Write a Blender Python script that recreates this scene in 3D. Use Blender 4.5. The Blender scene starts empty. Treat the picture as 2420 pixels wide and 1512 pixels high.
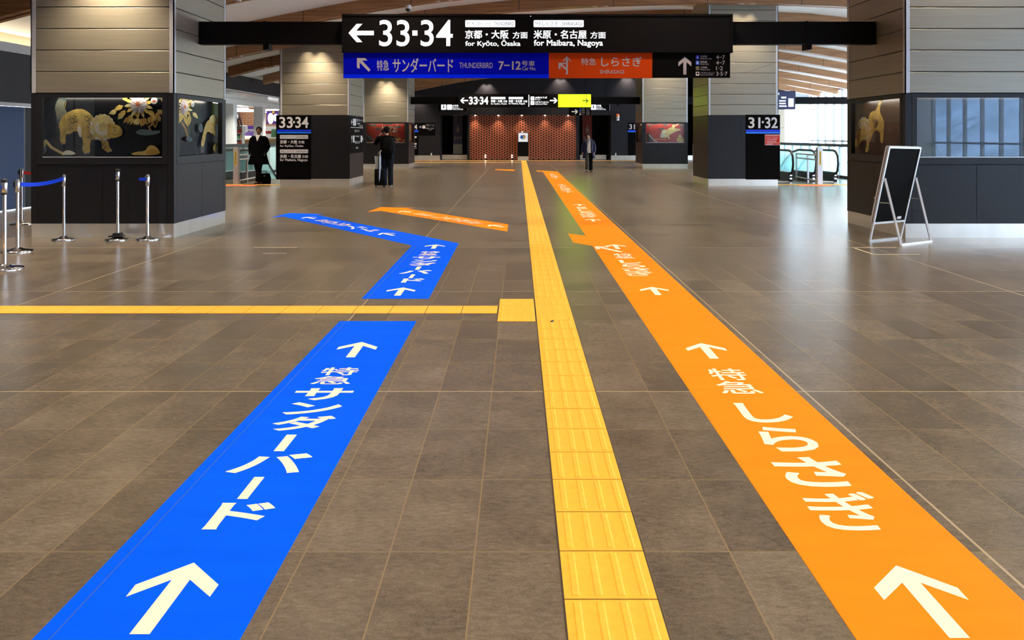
import bpy, bmesh, math, random
from mathutils import Vector, Matrix

random.seed(7)
SC = bpy.context.scene
COL = SC.collection
PI = math.pi

# ------------------------------------------------------------------ camera
H, F, VX, VY = 1.47, 1912.0, 1226.0, 321.0     # eye height, focal length in px, vanishing point
cam_d = bpy.data.cameras.new('camera')
cam_d.sensor_fit = 'HORIZONTAL'; cam_d.sensor_width = 36.0
cam_d.lens = F / 2420.0 * 36.0
cam_d.shift_x = (1210.0 - VX) / 2420.0
cam_d.shift_y = (VY - 756.0) / 2420.0
cam_d.clip_end = 500
cam = bpy.data.objects.new('camera', cam_d); COL.objects.link(cam)
cam.location = (0, 0, H); cam.rotation_euler = (PI / 2, 0, 0)
SC.camera = cam

# ------------------------------------------------------------------ view, world, daylight
SC.view_settings.view_transform = 'Standard'
SC.view_settings.look = 'None'
SC.view_settings.gamma = 1.0
SC.view_settings.use_curve_mapping = False
SC.view_settings.exposure = 1.6
cy = SC.cycles
cy.max_bounces = 7; cy.diffuse_bounces = 4; cy.glossy_bounces = 4
cy.transmission_bounces = 4; cy.transparent_max_bounces = 12
cy.caustics_reflective = False; cy.caustics_refractive = False
cy.sample_clamp_indirect = 6.0
cy.use_denoising = True

W = bpy.data.worlds.new('world'); SC.world = W; W.use_nodes = True
bg = W.node_tree.nodes['Background']
bg.inputs['Color'].default_value = (0.76, 0.89, 1.0, 1)
SKY = 6.0
bg.inputs['Strength'].default_value = SKY

def add_light(name, kind, loc, rot=(0, 0, 0), **kw):
    l = bpy.data.lights.new(name, kind)
    for k, v in kw.items(): setattr(l, k, v)
    o = bpy.data.objects.new(name, l); COL.objects.link(o)
    o.location = loc; o.rotation_euler = rot
    return o

# sampling portals in the window openings of the right wall (they emit nothing of their own)
for i, (ya, yb) in enumerate(((-11.5, 10), (10, 30), (30, 49.4))):
    o = add_light('window_portal', 'AREA', (17.74, (ya + yb) / 2, 2.0), (0, PI / 2, 0), shape='RECTANGLE', size=3.9, size_y=yb - ya)
    o.data.cycles.is_portal = True

SPOT_W = 165.0          # power of one pair of ceiling downlights
WARM = (1.0, 0.83, 0.61)

# ------------------------------------------------------------------ measuring helpers (photo pixel -> metres)
def fl(px, py):
    y = F * H / (py - VY); return ((px - VX) / F * y, y)
def PX(px, y): return (px - VX) / F * y
def PZ(py, y): return H - (py - VY) / F * y
def at(px, py, y): return Vector((PX(px, y), y, PZ(py, y)))
def YS(px, x): return x * F / (px - VX)        # depth where a wall x = const shows at column px

# ------------------------------------------------------------------ materials
def mat(name, col=(.5, .5, .5), rough=.5, metal=0., spec=.5, emit=None, es=0., noise=None, bump=None, aniso=0., coat=0.):
    m = bpy.data.materials.new(name); m.use_nodes = True
    n = m.node_tree.nodes; L = m.node_tree.links
    b = n['Principled BSDF']
    b.inputs['Base Color'].default_value = (*col, 1)
    b.inputs['Roughness'].default_value = rough
    b.inputs['Metallic'].default_value = metal
    b.inputs['Specular IOR Level'].default_value = spec
    if coat: b.inputs['Coat Weight'].default_value = coat
    if emit:
        b.inputs['Emission Color'].default_value = (*emit, 1); b.inputs['Emission Strength'].default_value = es
    tc = None
    if noise:                                   # (scale xyz, detail, dark factor, light factor)
        sc, det, lo, hi = noise
        tc = n.new('ShaderNodeTexCoord'); mp = n.new('ShaderNodeMapping'); mp.inputs['Scale'].default_value = sc
        nz = n.new('ShaderNodeTexNoise'); nz.inputs['Scale'].default_value = 1.0; nz.inputs['Detail'].default_value = det
        L.new(tc.outputs['Object'], mp.inputs['Vector']); L.new(mp.outputs['Vector'], nz.inputs['Vector'])
        r = n.new('ShaderNodeValToRGB')
        r.color_ramp.elements[0].position = .3; r.color_ramp.elements[1].position = .7
        r.color_ramp.elements[0].color = (*[c * lo for c in col], 1); r.color_ramp.elements[1].color = (*[min(1, c * hi) for c in col], 1)
        L.new(nz.outputs['Fac'], r.inputs['Fac']); L.new(r.outputs['Color'], b.inputs['Base Color'])
        if bump:
            bp = n.new('ShaderNodeBump'); bp.inputs['Strength'].default_value = bump; bp.inputs['Distance'].default_value = .01
            L.new(nz.outputs['Fac'], bp.inputs['Height']); L.new(bp.outputs['Normal'], b.inputs['Normal'])
    return m

def glass_mat(name, tint=(1, 1, 1), rough=0.0, ior=1.5, haze=0.0, hazecol=(1, 1, 1)):
    m = bpy.data.materials.new(name); m.use_nodes = True
    n = m.node_tree.nodes; L = m.node_tree.links; n.clear()
    out = n.new('ShaderNodeOutputMaterial'); t = n.new('ShaderNodeBsdfTransparent'); g = n.new('ShaderNodeBsdfGlossy')
    t.inputs['Color'].default_value = (*tint, 1); g.inputs['Roughness'].default_value = rough
    fr = n.new('ShaderNodeFresnel'); fr.inputs['IOR'].default_value = ior
    geo = n.new('ShaderNodeNewGeometry'); om = n.new('ShaderNodeMath'); om.operation = 'SUBTRACT'; om.inputs[0].default_value = 1.0; L.new(geo.outputs['Backfacing'], om.inputs[1])
    mu = n.new('ShaderNodeMath'); mu.operation = 'MULTIPLY'; L.new(fr.outputs[0], mu.inputs[0]); L.new(om.outputs[0], mu.inputs[1])      # one reflection per pane: none from inside the glass
    mx = n.new('ShaderNodeMixShader'); L.new(mu.outputs[0], mx.inputs[0]); L.new(t.outputs[0], mx.inputs[1]); L.new(g.outputs[0], mx.inputs[2])
    last = mx
    if haze:
        tr = n.new('ShaderNodeBsdfTranslucent'); tr.inputs['Color'].default_value = (*hazecol, 1)
        m2 = n.new('ShaderNodeMixShader'); m2.inputs[0].default_value = haze
        L.new(mx.outputs[0], m2.inputs[1]); L.new(tr.outputs[0], m2.inputs[2]); last = m2
    L.new(last.outputs[0], out.inputs[0])
    return m

def floor_mat():
    m = bpy.data.materials.new('slate_floor_tiles'); m.use_nodes = True
    n = m.node_tree.nodes; L = m.node_tree.links; b = n['Principled BSDF']
    def mth(op, a, c=None, d=None):
        x = n.new('ShaderNodeMath'); x.operation = op
        for i, v in enumerate((a, c, d)):
            if v is None: continue
            if isinstance(v, (int, float)): x.inputs[i].default_value = v
            else: L.new(v, x.inputs[i])
        return x.outputs[0]
    tc = n.new('ShaderNodeTexCoord'); sp = n.new('ShaderNodeSeparateXYZ'); L.new(tc.outputs['Object'], sp.inputs[0])
    u = mth('DIVIDE', mth('SUBTRACT', sp.outputs[0], .145), .30)
    v = mth('DIVIDE', mth('SUBTRACT', sp.outputs[1], 4.654), .598)
    def edge(c, half):                                                # 1 on a joint
        f = mth('FRACT', mth('ADD', c, .5)); d = mth('ABSOLUTE', mth('SUBTRACT', f, .5))
        return mth('LESS_THAN', d, half)
    gx = edge(u, .0092); gy = edge(v, .0046)
    g5x = edge(mth('DIVIDE', mth('SUBTRACT', u, 5.0), 10.0), .0019); g5y = edge(mth('DIVIDE', v, 5.0), .0017)
    wide = mth('MAXIMUM', g5x, g5y); joint = mth('MAXIMUM', mth('MAXIMUM', gx, gy), wide)
    cx = n.new('ShaderNodeCombineXYZ'); L.new(mth('FLOOR', u), cx.inputs[0]); L.new(mth('FLOOR', v), cx.inputs[1])
    wn = n.new('ShaderNodeTexWhiteNoise'); wn.noise_dimensions = '2D'; L.new(cx.outputs[0], wn.inputs['Vector'])
    # slate grain: offset each tile in the noise field, streaked obliquely
    off = n.new('ShaderNodeVectorMath'); off.operation = 'SCALE'; L.new(wn.outputs['Color'], off.inputs[0]); off.inputs['Scale'].default_value = 9.0
    ad = n.new('ShaderNodeVectorMath'); ad.operation = 'ADD'; L.new(tc.outputs['Object'], ad.inputs[0]); L.new(off.outputs[0], ad.inputs[1])
    mp = n.new('ShaderNodeMapping'); mp.inputs['Rotation'].default_value = (0, 0, .9); mp.inputs['Scale'].default_value = (26, 62, 26)
    L.new(ad.outputs[0], mp.inputs['Vector'])
    n1 = n.new('ShaderNodeTexNoise'); n1.inputs['Scale'].default_value = 1; n1.inputs['Detail'].default_value = 7; n1.inputs['Roughness'].default_value = .62; n1.inputs['Distortion'].default_value = .35
    L.new(mp.outputs[0], n1.inputs['Vector'])
    n2 = n.new('ShaderNodeTexNoise'); n2.inputs['Scale'].default_value = 4.0; n2.inputs['Detail'].default_value = 5; L.new(ad.outputs[0], n2.inputs['Vector'])
    n3 = n.new('ShaderNodeTexNoise'); n3.inputs['Scale'].default_value = 150; n3.inputs['Detail'].default_value = 2; L.new(ad.outputs[0], n3.inputs['Vector'])
    s = mth('ADD', mth('ADD', mth('MULTIPLY', n1.outputs['Fac'], .42), mth('MULTIPLY', n3.outputs['Fac'], .26)), mth('ADD', mth('MULTIPLY', n2.outputs['Fac'], .32), mth('MULTIPLY', mth('SUBTRACT', wn.outputs['Value'], .5), .13)))
    r = n.new('ShaderNodeValToRGB'); e = r.color_ramp.elements
    e[0].position = .30; e[0].color = (.058, .046, .032, 1); e[1].position = .70; e[1].color = (.220, .180, .132, 1)
    mid = r.color_ramp.elements.new(.5); mid.color = (.132, .107, .078, 1)
    L.new(s, r.inputs['Fac'])
    mx = n.new('ShaderNodeMix'); mx.data_type = 'RGBA'
    gc = n.new('ShaderNodeMix'); gc.data_type = 'RGBA'; gc.inputs[6].default_value = (.24, .175, .09, 1); gc.inputs[7].default_value = (.40, .32, .21, 1)
    L.new(wide, gc.inputs[0])
    L.new(mth('MULTIPLY', joint, mth('ADD', .82, mth('MULTIPLY', wide, .16))), mx.inputs[0]); L.new(r.outputs['Color'], mx.inputs[6]); L.new(gc.outputs[2], mx.inputs[7])
    L.new(mx.outputs[2], b.inputs['Base Color'])
    b.inputs['Roughness'].default_value = .265; b.inputs['Specular IOR Level'].default_value = .75
    bp = n.new('ShaderNodeBump'); bp.inputs['Strength'].default_value = .14; bp.inputs['Distance'].default_value = .003
    L.new(mth('SUBTRACT', n1.outputs['Fac'], joint), bp.inputs['Height']); L.new(bp.outputs['Normal'], b.inputs['Normal'])
    return m

def wood_mat():
    m = bpy.data.materials.new('cedar_beam'); m.use_nodes = True
    n = m.node_tree.nodes; L = m.node_tree.links; b = n['Principled BSDF']
    tc = n.new('ShaderNodeTexCoord'); mp = n.new('ShaderNodeMapping'); mp.inputs['Scale'].default_value = (.9, 5, 34)
    L.new(tc.outputs['Object'], mp.inputs['Vector'])
    nz = n.new('ShaderNodeTexNoise'); nz.inputs['Scale'].default_value = 1; nz.inputs['Detail'].default_value = 6; L.new(mp.outputs[0], nz.inputs['Vector'])
    r = n.new('ShaderNodeValToRGB'); e = r.color_ramp.elements
    e[0].position = .3; e[0].color = (.19, .085, .032, 1); e[1].position = .72; e[1].color = (.41, .205, .082, 1)
    L.new(nz.outputs['Fac'], r.inputs['Fac'])
    sp = n.new('ShaderNodeSeparateXYZ'); L.new(tc.outputs['Object'], sp.inputs[0])
    d = n.new('ShaderNodeMath'); d.operation = 'DIVIDE'; L.new(sp.outputs[0], d.inputs[0]); d.inputs[1].default_value = 2.7
    fr = n.new('ShaderNodeMath'); fr.operation = 'FRACT'; L.new(d.outputs[0], fr.inputs[0])
    lt = n.new('ShaderNodeMath'); lt.operation = 'LESS_THAN'; L.new(fr.outputs[0], lt.inputs[0]); lt.inputs[1].default_value = .007
    mx = n.new('ShaderNodeMix'); mx.data_type = 'RGBA'; L.new(lt.outputs[0], mx.inputs[0]); L.new(r.outputs[0], mx.inputs[6]); mx.inputs[7].default_value = (.03, .015, .008, 1)
    L.new(mx.outputs[2], b.inputs['Base Color']); b.inputs['Roughness'].default_value = .45
    return m

def brick_mat():
    m = bpy.data.materials.new('shop_bricks'); m.use_nodes = True
    n = m.node_tree.nodes; L = m.node_tree.links; b = n['Principled BSDF']
    tc = n.new('ShaderNodeTexCoord'); sp = n.new('ShaderNodeSeparateXYZ'); cb = n.new('ShaderNodeCombineXYZ')
    L.new(tc.outputs['Object'], sp.inputs[0]); L.new(sp.outputs[0], cb.inputs[0]); L.new(sp.outputs[2], cb.inputs[1])
    br = n.new('ShaderNodeTexBrick'); L.new(cb.outputs[0], br.inputs['Vector'])
    br.inputs['Color1'].default_value = (.50, .22, .10, 1); br.inputs['Color2'].default_value = (.42, .17, .075, 1); br.inputs['Mortar'].default_value = (.62, .42, .28, 1)
    br.inputs['Scale'].default_value = 1; br.inputs['Brick Width'].default_value = .36; br.inputs['Row Height'].default_value = .115; br.inputs['Mortar Size'].default_value = .012
    L.new(br.outputs['Color'], b.inputs['Base Color']); b.inputs['Roughness'].default_value = .8
    return m

def emit_mat(name, col, s, base=(.6, .6, .6)):
    return mat(name, col=base, rough=.5, emit=col, es=s)

M = dict(
    floor=floor_mat(), wood=wood_mat(), brick=brick_mat(),
    yellow=mat('yellow_tactile_tile', (.96, .455, .032), .6, noise=((30, 30, 30), 3, .94, 1.05)),
    grey_joint=mat('tile_joint', (.05, .038, .025), .9),
    blue_v=mat('blue_floor_vinyl', (.0, .102, .98), .6, spec=.03, noise=((2.2, 9, 2), 4, .95, 1.05)),
    orange_v=mat('orange_floor_vinyl', (1.0, .245, .008), .6, spec=.05, noise=((2.2, 9, 2), 4, .95, 1.05)),
    white_v=mat('cream_vinyl_lettering', (.86, .785, .655), .6, spec=.2),
    crease=mat('vinyl_crease', (.0, .07, .62), .5),
    clad=mat('brushed_metal_cladding', (.305, .272, .208), .38, metal=.42, noise=((1.3, 1.3, 42), 5, .93, 1.06)),
    alum=mat('aluminium', (.58, .59, .62), .4, metal=.35),
    steel=mat('polished_steel', (.74, .71, .66), .22, metal=.6, noise=((3, 3, .6), 2, .93, 1.05)),
    chrome=mat('chrome', (.78, .78, .80), .08, metal=1.0),
    granite=mat('dark_granite', (.012, .0115, .014), .38, spec=.26, noise=((70, 70, 70), 5, .6, 1.5)),
    granite_wall=mat('dark_stone_wall', (.016, .0155, .019), .5, spec=.22, noise=((40, 40, 40), 5, .7, 1.4)),
    frame=mat('dark_bronze_frame', (.016, .016, .019), .4, spec=.25),
    black=mat('black_sign_housing', (.006, .005, .005), .5, spec=.08),
    black_p=mat('black_sign_panel', (.0035, .003, .003), .6, spec=.03),
    seam=mat('seam', (.006, .006, .007), .9),
    white=mat('white_paint', (.80, .80, .79), .6),
    ceil=mat('white_ceiling_panel', (.80, .79, .77), .7),
    mullion=mat('window_mullion', (.16, .18, .20), .5), rail=mat('dark_grey_rail', (.07, .08, .085), .4),
    grey=mat('grey_panel', (.33, .34, .36), .5),
    beige=mat('beige_panel', (.34, .29, .22), .7),
    bluegrey=mat('blue_grey_door', (.028, .05, .115), .5, spec=.2),
    lit=emit_mat('backlit_white', (.93, .97, 1.0), .42),
    lit_yellow=emit_mat('backlit_yellow', (.62, 1.0, .004), 1.5, (.02, .03, .0)),
    dark_green=mat('dark_green_print', (.02, .08, .01), .5),
    yg_print=emit_mat('olive_print', (.55, .62, .02), .06, (.10, .12, .0)),
    navy_print=mat('navy_print', (.02, .03, .08), .5),
    sign_blue=mat('sign_blue', (.0, .002, .42), .6, spec=.04),
    sign_blue2=mat('sign_bright_blue', (.0, .018, .95), .6, spec=.04),
    sign_orange=mat('sign_orange', (.54, .05, .004), .6, spec=.05),
    print_grey=mat('grey_print', (.40, .365, .38), .5),
    print_white=mat('white_print', (.72, .70, .70), .5),
    stripe_blue=mat('stripe_blue', (.0, .02, .85), .4),
    stripe_light=mat('stripe_light_blue', (.01, .20, .95), .4),
    sq_blue=mat('square_blue', (.0, .02, .70), .4), sq_light=mat('square_light_blue', (.01, .12, .75), .4), sq_tan=mat('square_tan', (.16, .13, .08), .4),
    red_p=mat('red_print', (.62, .035, .02), .8, spec=.1),
    cap_text=mat('dark_blue_text', (.01, .02, .06), .5),
    lens=emit_mat('lamp_lens', (1.0, .93, .78), 5.0),
    tube=emit_mat('tube_light', (1.0, .98, .94), 3.0),
    cove=emit_mat('cove_light', (1.0, .82, .55), 9.0),
    led=emit_mat('small_led', (.75, .85, 1.0), 1.6),
    glass=glass_mat('clear_glass'),
    case_glass=glass_mat('display_case_glass', (.95, .96, .97), 0, 1.62),
    aqua=glass_mat('aqua_balustrade_glass', (.80, .95, .96), .02, 1.5, .34, (.78, .96, .97)),
    frosted=glass_mat('frosted_glass', (.9, .95, 1), .3, 1.4, .6, (.9, .97, 1)),
    rubber=mat('black_rubber', (.012, .012, .013), .35, spec=.5),
    lacq_black=mat('black_lacquer', (.004, .004, .005), .25),
    lacq_red=mat('red_lacquer', (.30, .022, .008), .35),
    lacq_brown=mat('brown_lacquer', (.055, .022, .008), .35),
    gold=mat('gold_paint', (.52, .36, .075), .5, noise=((14, 14, 14), 4, .7, 1.25)),
    gold2=mat('pale_gold_paint', (.55, .45, .17), .55, noise=((18, 18, 18), 4, .75, 1.2)),
    gold3=mat('deep_gold_paint', (.42, .22, .035), .5),
    cream_p=mat('cream_paint', (.62, .60, .46), .6),
    petal=mat('pale_petal', (.46, .44, .42), .7), petal_r=mat('red_petal', (.42, .07, .035), .7),
    rock=mat('blue_green_rock', (.07, .11, .12), .6), cloud_d=mat('dark_cloud', (.05, .05, .035), .6), ink=mat('ink_line', (.03, .025, .012), .7),
    rust=mat('rust_red_screen', (.30, .085, .040), .5, noise=((1.5, 1.5, .6), 3, .85, 1.15)),
    hole=mat('dark_void', (.004, .004, .004), .9),
    belt_b=mat('blue_belt', (.0, .06, .85), .6), belt_r=mat('red_belt', (.45, .012, .012), .6),
    hill=mat('hazy_hillside', (.18, .29, .46), .9, noise=((.25, .25, .25), 6, .6, 1.5)),  # pale blue haze is mixed into the hill colour
    ground=mat('outdoor_ground', (.78, .80, .83), .9),
    banner_b=mat('navy_banner', (.010, .013, .05), .7), banner_r=mat('red_banner', (.10, .006, .004), .7), banner_g=mat('banner_crest', (.085, .06, .04), .7), banner_w=mat('banner_hem', (.10, .10, .10), .8),
    curtain=mat('black_curtain', (.004, .004, .005), .95),
    screen=emit_mat('lit_poster', (.86, .93, 1.0), .16),
    disp=emit_mat('departure_screen', (.02, .03, .16), .12, (.01, .01, .03)), disp_t=emit_mat('departure_text', (.6, .75, 1.0), .5),
    orange_cap=mat('orange_cap', (.85, .16, .02), .4),
    yellow_l=mat('yellow_label', (.90, .62, .02), .5),
    mat_red=mat('red_floor_mat', (.70, .16, .08), .8),
    tape=mat('pale_floor_tape', (.62, .53, .38), .7),
    skin=mat('skin', (.46, .27, .18), .55), hair=mat('black_hair', (.008, .007, .007), .85, spec=.12),
    coat_b=mat('black_wool', (.003, .003, .004), .95, spec=.05), coat_n=mat('navy_quilted_nylon', (.008, .010, .040), .6, spec=.2),
    trousers=mat('black_trousers', (.004, .004, .005), .9, spec=.08), jeans=mat('dark_denim', (.008, .011, .017), .9, spec=.1), trousers_lit=mat('black_trousers_lit', (.035, .032, .028), .9),
    shirt=mat('white_shirt', (.55, .54, .55), .8), scarf=mat('grey_scarf', (.28, .28, .33), .8), brown_leather=mat('brown_leather', (.10, .035, .015), .45),
    sole=mat('pale_sole', (.45, .45, .43), .7), pack=mat('black_nylon', (.004, .0045, .006), .8, spec=.1), case_m=mat('black_suitcase', (.004, .0045, .006), .5, spec=.12),
    paper=mat('white_paper', (.62, .62, .60), .8), brolly=mat('clear_plastic', (.50, .62, .85), .25), eye=mat('eye', (.02, .015, .012), .3), lip=mat('lip', (.30, .11, .09), .5),
    goods1=mat('purple_goods', (.16, .10, .45), .6), goods2=mat('red_goods', (.55, .06, .05), .6), goods3=mat('green_goods', (.12, .40, .20), .6), goods4=mat('tan_goods', (.55, .38, .20), .6), goods5=mat('dark_goods', (.10, .11, .15), .6),
    purple=mat('purple_banner', (.10, .03, .32), .6), amber=emit_mat('amber_counter_glow', (1.0, .62, .25), 1.2),
    void=mat('escalator_pit', (.62, .72, .72), .7),
)

# ------------------------------------------------------------------ mesh builder
class MB:
    """collects faces (with a material slot each) and links them as one mesh object"""
    def __init__(self): self.v = []; self.f = []; self.mi = []; self.mats = []; self.cur = 0; self.sm = []; self.segs = []; self.whole = False
    def mat(self, m):
        if m not in self.mats: self.mats.append(m)
        self.cur = self.mats.index(m); return self
    def add(self, vs, fs, smooth=False):
        o = len(self.v); self.v += [tuple(x) for x in vs]
        for f in fs: self.f.append([i + o for i in f]); self.mi.append(self.cur); self.sm.append(smooth)
    def box(self, x0, x1, y0, y1, z0, z1):
        self.add([(x0, y0, z0), (x1, y0, z0), (x1, y1, z0), (x0, y1, z0), (x0, y0, z1), (x1, y0, z1), (x1, y1, z1), (x0, y1, z1)],
                 [(0, 3, 2, 1), (4, 5, 6, 7), (0, 1, 5, 4), (1, 2, 6, 5), (2, 3, 7, 6), (3, 0, 4, 7)]); return self
    def quad(self, a, b, c, d): self.add([a, b, c, d], [(0, 1, 2, 3)]); return self
    def poly(self, pts): self.add(pts, [tuple(range(len(pts)))]); return self
    def prism(self, pts, ext):
        e = Vector(ext); n = len(pts); a = [Vector(p) for p in pts]; b = [p + e for p in a]
        self.add(a + b, [tuple(range(n))[::-1], tuple(range(n, 2 * n))] + [(i, (i + 1) % n, n + (i + 1) % n, n + i) for i in range(n)]); return self
    def tube(self, pts, r, seg=10, caps=True, smooth=True):
        P = [Vector(p) for p in pts]; R = r if isinstance(r, (list, tuple)) else [r] * len(P)
        vs = []; prev = None
        for i, p in enumerate(P):
            t = (P[min(i + 1, len(P) - 1)] - P[max(i - 1, 0)]).normalized()
            if prev is None:
                a = Vector((0, 0, 1)) if abs(t.z) < .9 else Vector((1, 0, 0)); u = t.cross(a).normalized()
            else: u = (prev - t * prev.dot(t)).normalized()
            prev = u; w = t.cross(u)
            for k in range(seg):
                an = 2 * PI * k / seg; vs.append(p + (u * math.cos(an) + w * math.sin(an)) * R[i])
        fs = []
        for i in range(len(P) - 1):
            for k in range(seg): fs.append((i * seg + k, i * seg + (k + 1) % seg, (i + 1) * seg + (k + 1) % seg, (i + 1) * seg + k))
        self.add(vs, fs, smooth)
        if caps: self.add(vs[:seg], [tuple(range(seg))[::-1]]); self.add(vs[-seg:], [tuple(range(seg))])
        return self
    def lathe(self, prof, cx=0, cy_=0, seg=24, smooth=True):
        vs = []; fs = []
        for r, z in prof:
            for k in range(seg): an = 2 * PI * k / seg; vs.append((cx + r * math.cos(an), cy_ + r * math.sin(an), z))
        for i in range(len(prof) - 1):
            for k in range(seg): fs.append((i * seg + k, i * seg + (k + 1) % seg, (i + 1) * seg + (k + 1) % seg, (i + 1) * seg + k))
        self.add(vs, fs, smooth)
        self.add(vs[:seg], [tuple(range(seg))[::-1]]); self.add(vs[-seg:], [tuple(range(seg))]); return self
    def loft(self, rings, caps=True, smooth=True):
        n = len(rings[0]); vs = [p for r in rings for p in r]; fs = []
        for i in range(len(rings) - 1):
            for k in range(n): fs.append((i * n + k, i * n + (k + 1) % n, (i + 1) * n + (k + 1) % n, (i + 1) * n + k))
        self.add(vs, fs, smooth)
        if caps: self.add(rings[0], [tuple(range(n))[::-1]]); self.add(rings[-1], [tuple(range(n))])
        return self
    def build(self, name, m=None, parent=None, loc=None):
        if len(self.segs) > 1 and name.endswith('lettering') and len(self.segs) < 12 and 'floor' not in name and not self.whole:
            S = self.segs + [(len(self.v), len(self.f))]; o = None               # one object per line of writing
            for (va, fa), (vb, fb) in zip(S, S[1:]):
                q = MB(); q.v = self.v[va:vb]; q.f = [[i - va for i in f] for f in self.f[fa:fb]]; q.mi = [0] * len(q.f); q.sm = [False] * len(q.f); o = q.build(name, m, parent, loc)
            return o
        me = bpy.data.meshes.new(name); me.from_pydata(self.v, [], self.f)
        ms = self.mats if self.mats else [m]
        if m and not self.mats: ms = [m]
        for x in ms: me.materials.append(M[x] if isinstance(x, str) else x)
        for p, i, s in zip(me.polygons, self.mi, self.sm): p.material_index = i if self.mats else 0; p.use_smooth = s
        me.update()
        o = bpy.data.objects.new(name, me); COL.objects.link(o)
        if parent: o.parent = parent; o.matrix_parent_inverse = Matrix.Identity(4)
        if loc: o.location = loc
        return o

def tag(o, label=None, cat=None, group=None, kind=None):
    if label: o['label'] = label
    if cat: o['category'] = cat
    if group: o['group'] = group
    if kind: o['kind'] = kind
    return o
def empty(name, loc=(0, 0, 0), rz=0, label=None, cat=None, group=None, kind=None):
    o = bpy.data.objects.new(name, None); COL.objects.link(o); o.location = loc; o.rotation_euler = (0, 0, rz); o.empty_display_size = .1
    return tag(o, label, cat, group, kind)
def struct(name, mb, m=None, parent=None):
    o = mb.build(name, m, parent)
    if not parent: o['kind'] = 'structure'
    return o
def copy_tree(o, parent=None):
    c = o.copy(); COL.objects.link(c)
    if parent: c.parent = parent
    for ch in list(o.children): copy_tree(ch, c)
    return c

# ------------------------------------------------------------------ lettering
_gc = {}
def glyphs(s, bold=0.0):
    """outline of a string as (x, y, layer) in the unit box, and its faces; heavier kana and kanji are struck several times, a hair apart"""
    k = (s, bold)
    if k in _gc: return _gc[k]
    cjk = bold > 0 and not all(ch in '0123456789' for ch in s)
    c = bpy.data.curves.new('tmp_text', 'FONT'); c.body = s; c.size = 1; c.offset = 0 if cjk else abs(bold); c.resolution_u = 4 if len(s) < 3 else 2
    o = bpy.data.objects.new('tmp_text', c); COL.objects.link(o)
    dg = bpy.context.evaluated_depsgraph_get(); me = bpy.data.meshes.new_from_object(o.evaluated_get(dg))
    v0 = [(v.co.x, v.co.y) for v in me.vertices]; f0 = [tuple(p.vertices) for p in me.polygons]
    bpy.data.objects.remove(o); bpy.data.curves.remove(c); bpy.data.meshes.remove(me)
    vs, fs = [], []
    for n, (sx, sy) in enumerate(((-1, -.6), (1, .6), (-1, .6), (1, -.6)) if cjk and bold > .004 else ((0, 0),)):
        q = len(vs); vs += [(x + sx * bold, y + sy * bold, n) for x, y in v0]; fs += [tuple(i + q for i in f) for f in f0]
    x0 = min(v[0] for v in vs); x1 = max(v[0] for v in vs); y0 = min(v[1] for v in vs); y1 = max(v[1] for v in vs)
    vs = [((x - x0) / max(1e-6, x1 - x0), (y - y0) / max(1e-6, y1 - y0), n) for x, y, n in vs]
    _gc[k] = (vs, fs); return _gc[k]
def text_on(mb, s, O, U, V, x0, x1, y0, y1, bold=0.0):
    """fit the string s in the box x0..x1, y0..y1 of the plane O + U*x + V*y"""
    vs, fs = glyphs(s, bold); O = Vector(O); U = Vector(U); V = Vector(V); N = U.cross(V) * .00012; mb.segs.append((len(mb.v), len(mb.f)))
    mb.add([O + U * (x0 + a * (x1 - x0)) + V * (y0 + b * (y1 - y0)) + N * n for a, b, n in vs], fs)
def tpx(mb, s, y, x0, y0, x1, y1, bold=0.0):
    """string on a plane facing the camera side at depth y, box given as it measures on the photo"""
    text_on(mb, s, (0, y, 0), (1, 0, 0), (0, 0, 1), PX(x0, y), PX(x1, y), PZ(y1, y), PZ(y0, y), bold)
def rpx(mb, y, x0, y0, x1, y1, t=.004):
    mb.box(PX(x0, y), PX(x1, y), y, y + t, PZ(y1, y), PZ(y0, y))
def ppx(mb, y, pts): mb.poly([at(px, py, y) for px, py in pts])
def rrect(mb, y, x0, y0, x1, y1, r=2.0, t=.004, seg=4):
    pts = []
    for cx, cz, a0 in ((x1 - r, y0 + r, -90), (x1 - r, y1 - r, 0), (x0 + r, y1 - r, 90), (x0 + r, y0 + r, 180)):
        for k in range(seg + 1):
            a = math.radians(a0 + 90 * k / seg); pts.append(at(cx + r * math.cos(a), cz + r * math.sin(a), y))
    mb.prism(pts, (0, t, 0))
ARROW = [(0, .40), (.136, .263), (.134, .193), (.030, .293), (.030, 0), (-.030, 0), (-.030, .293), (-.134, .193), (-.136, .263)]

# ================================================================== SETTING
XL, XR, YR, YB = -9.9, 17.8, -11.5, 49.6        # left wall, right glass wall, rear wall, back wall
PROF = [(-10.2, 3.24), (-9.9, 3.30), (-8.44, 3.68), (-7.0, 3.97), (-5, 4.37), (-3.5, 4.65), (-2.05, 4.86), (0, 5.07), (2.1, 5.2), (5, 5.29), (7, 5.28), (9.5, 5.16), (10.6, 5.04), (11.6, 4.9), (13.6, 4.55), (15.5, 4.22), (17.8, 3.8)]
def zb(x):                                       # underside of the beams
    for (a, za), (b, zb_) in zip(PROF, PROF[1:]):
        if a <= x <= b: return za + (zb_ - za) * (x - a) / (b - a)
    return PROF[-1][1]
BH = .31                                         # depth of a beam below the ceiling
XS = [PROF[0][0]] + [x / 2.0 for x in range(-19, 36)] + [17.8]

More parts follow.
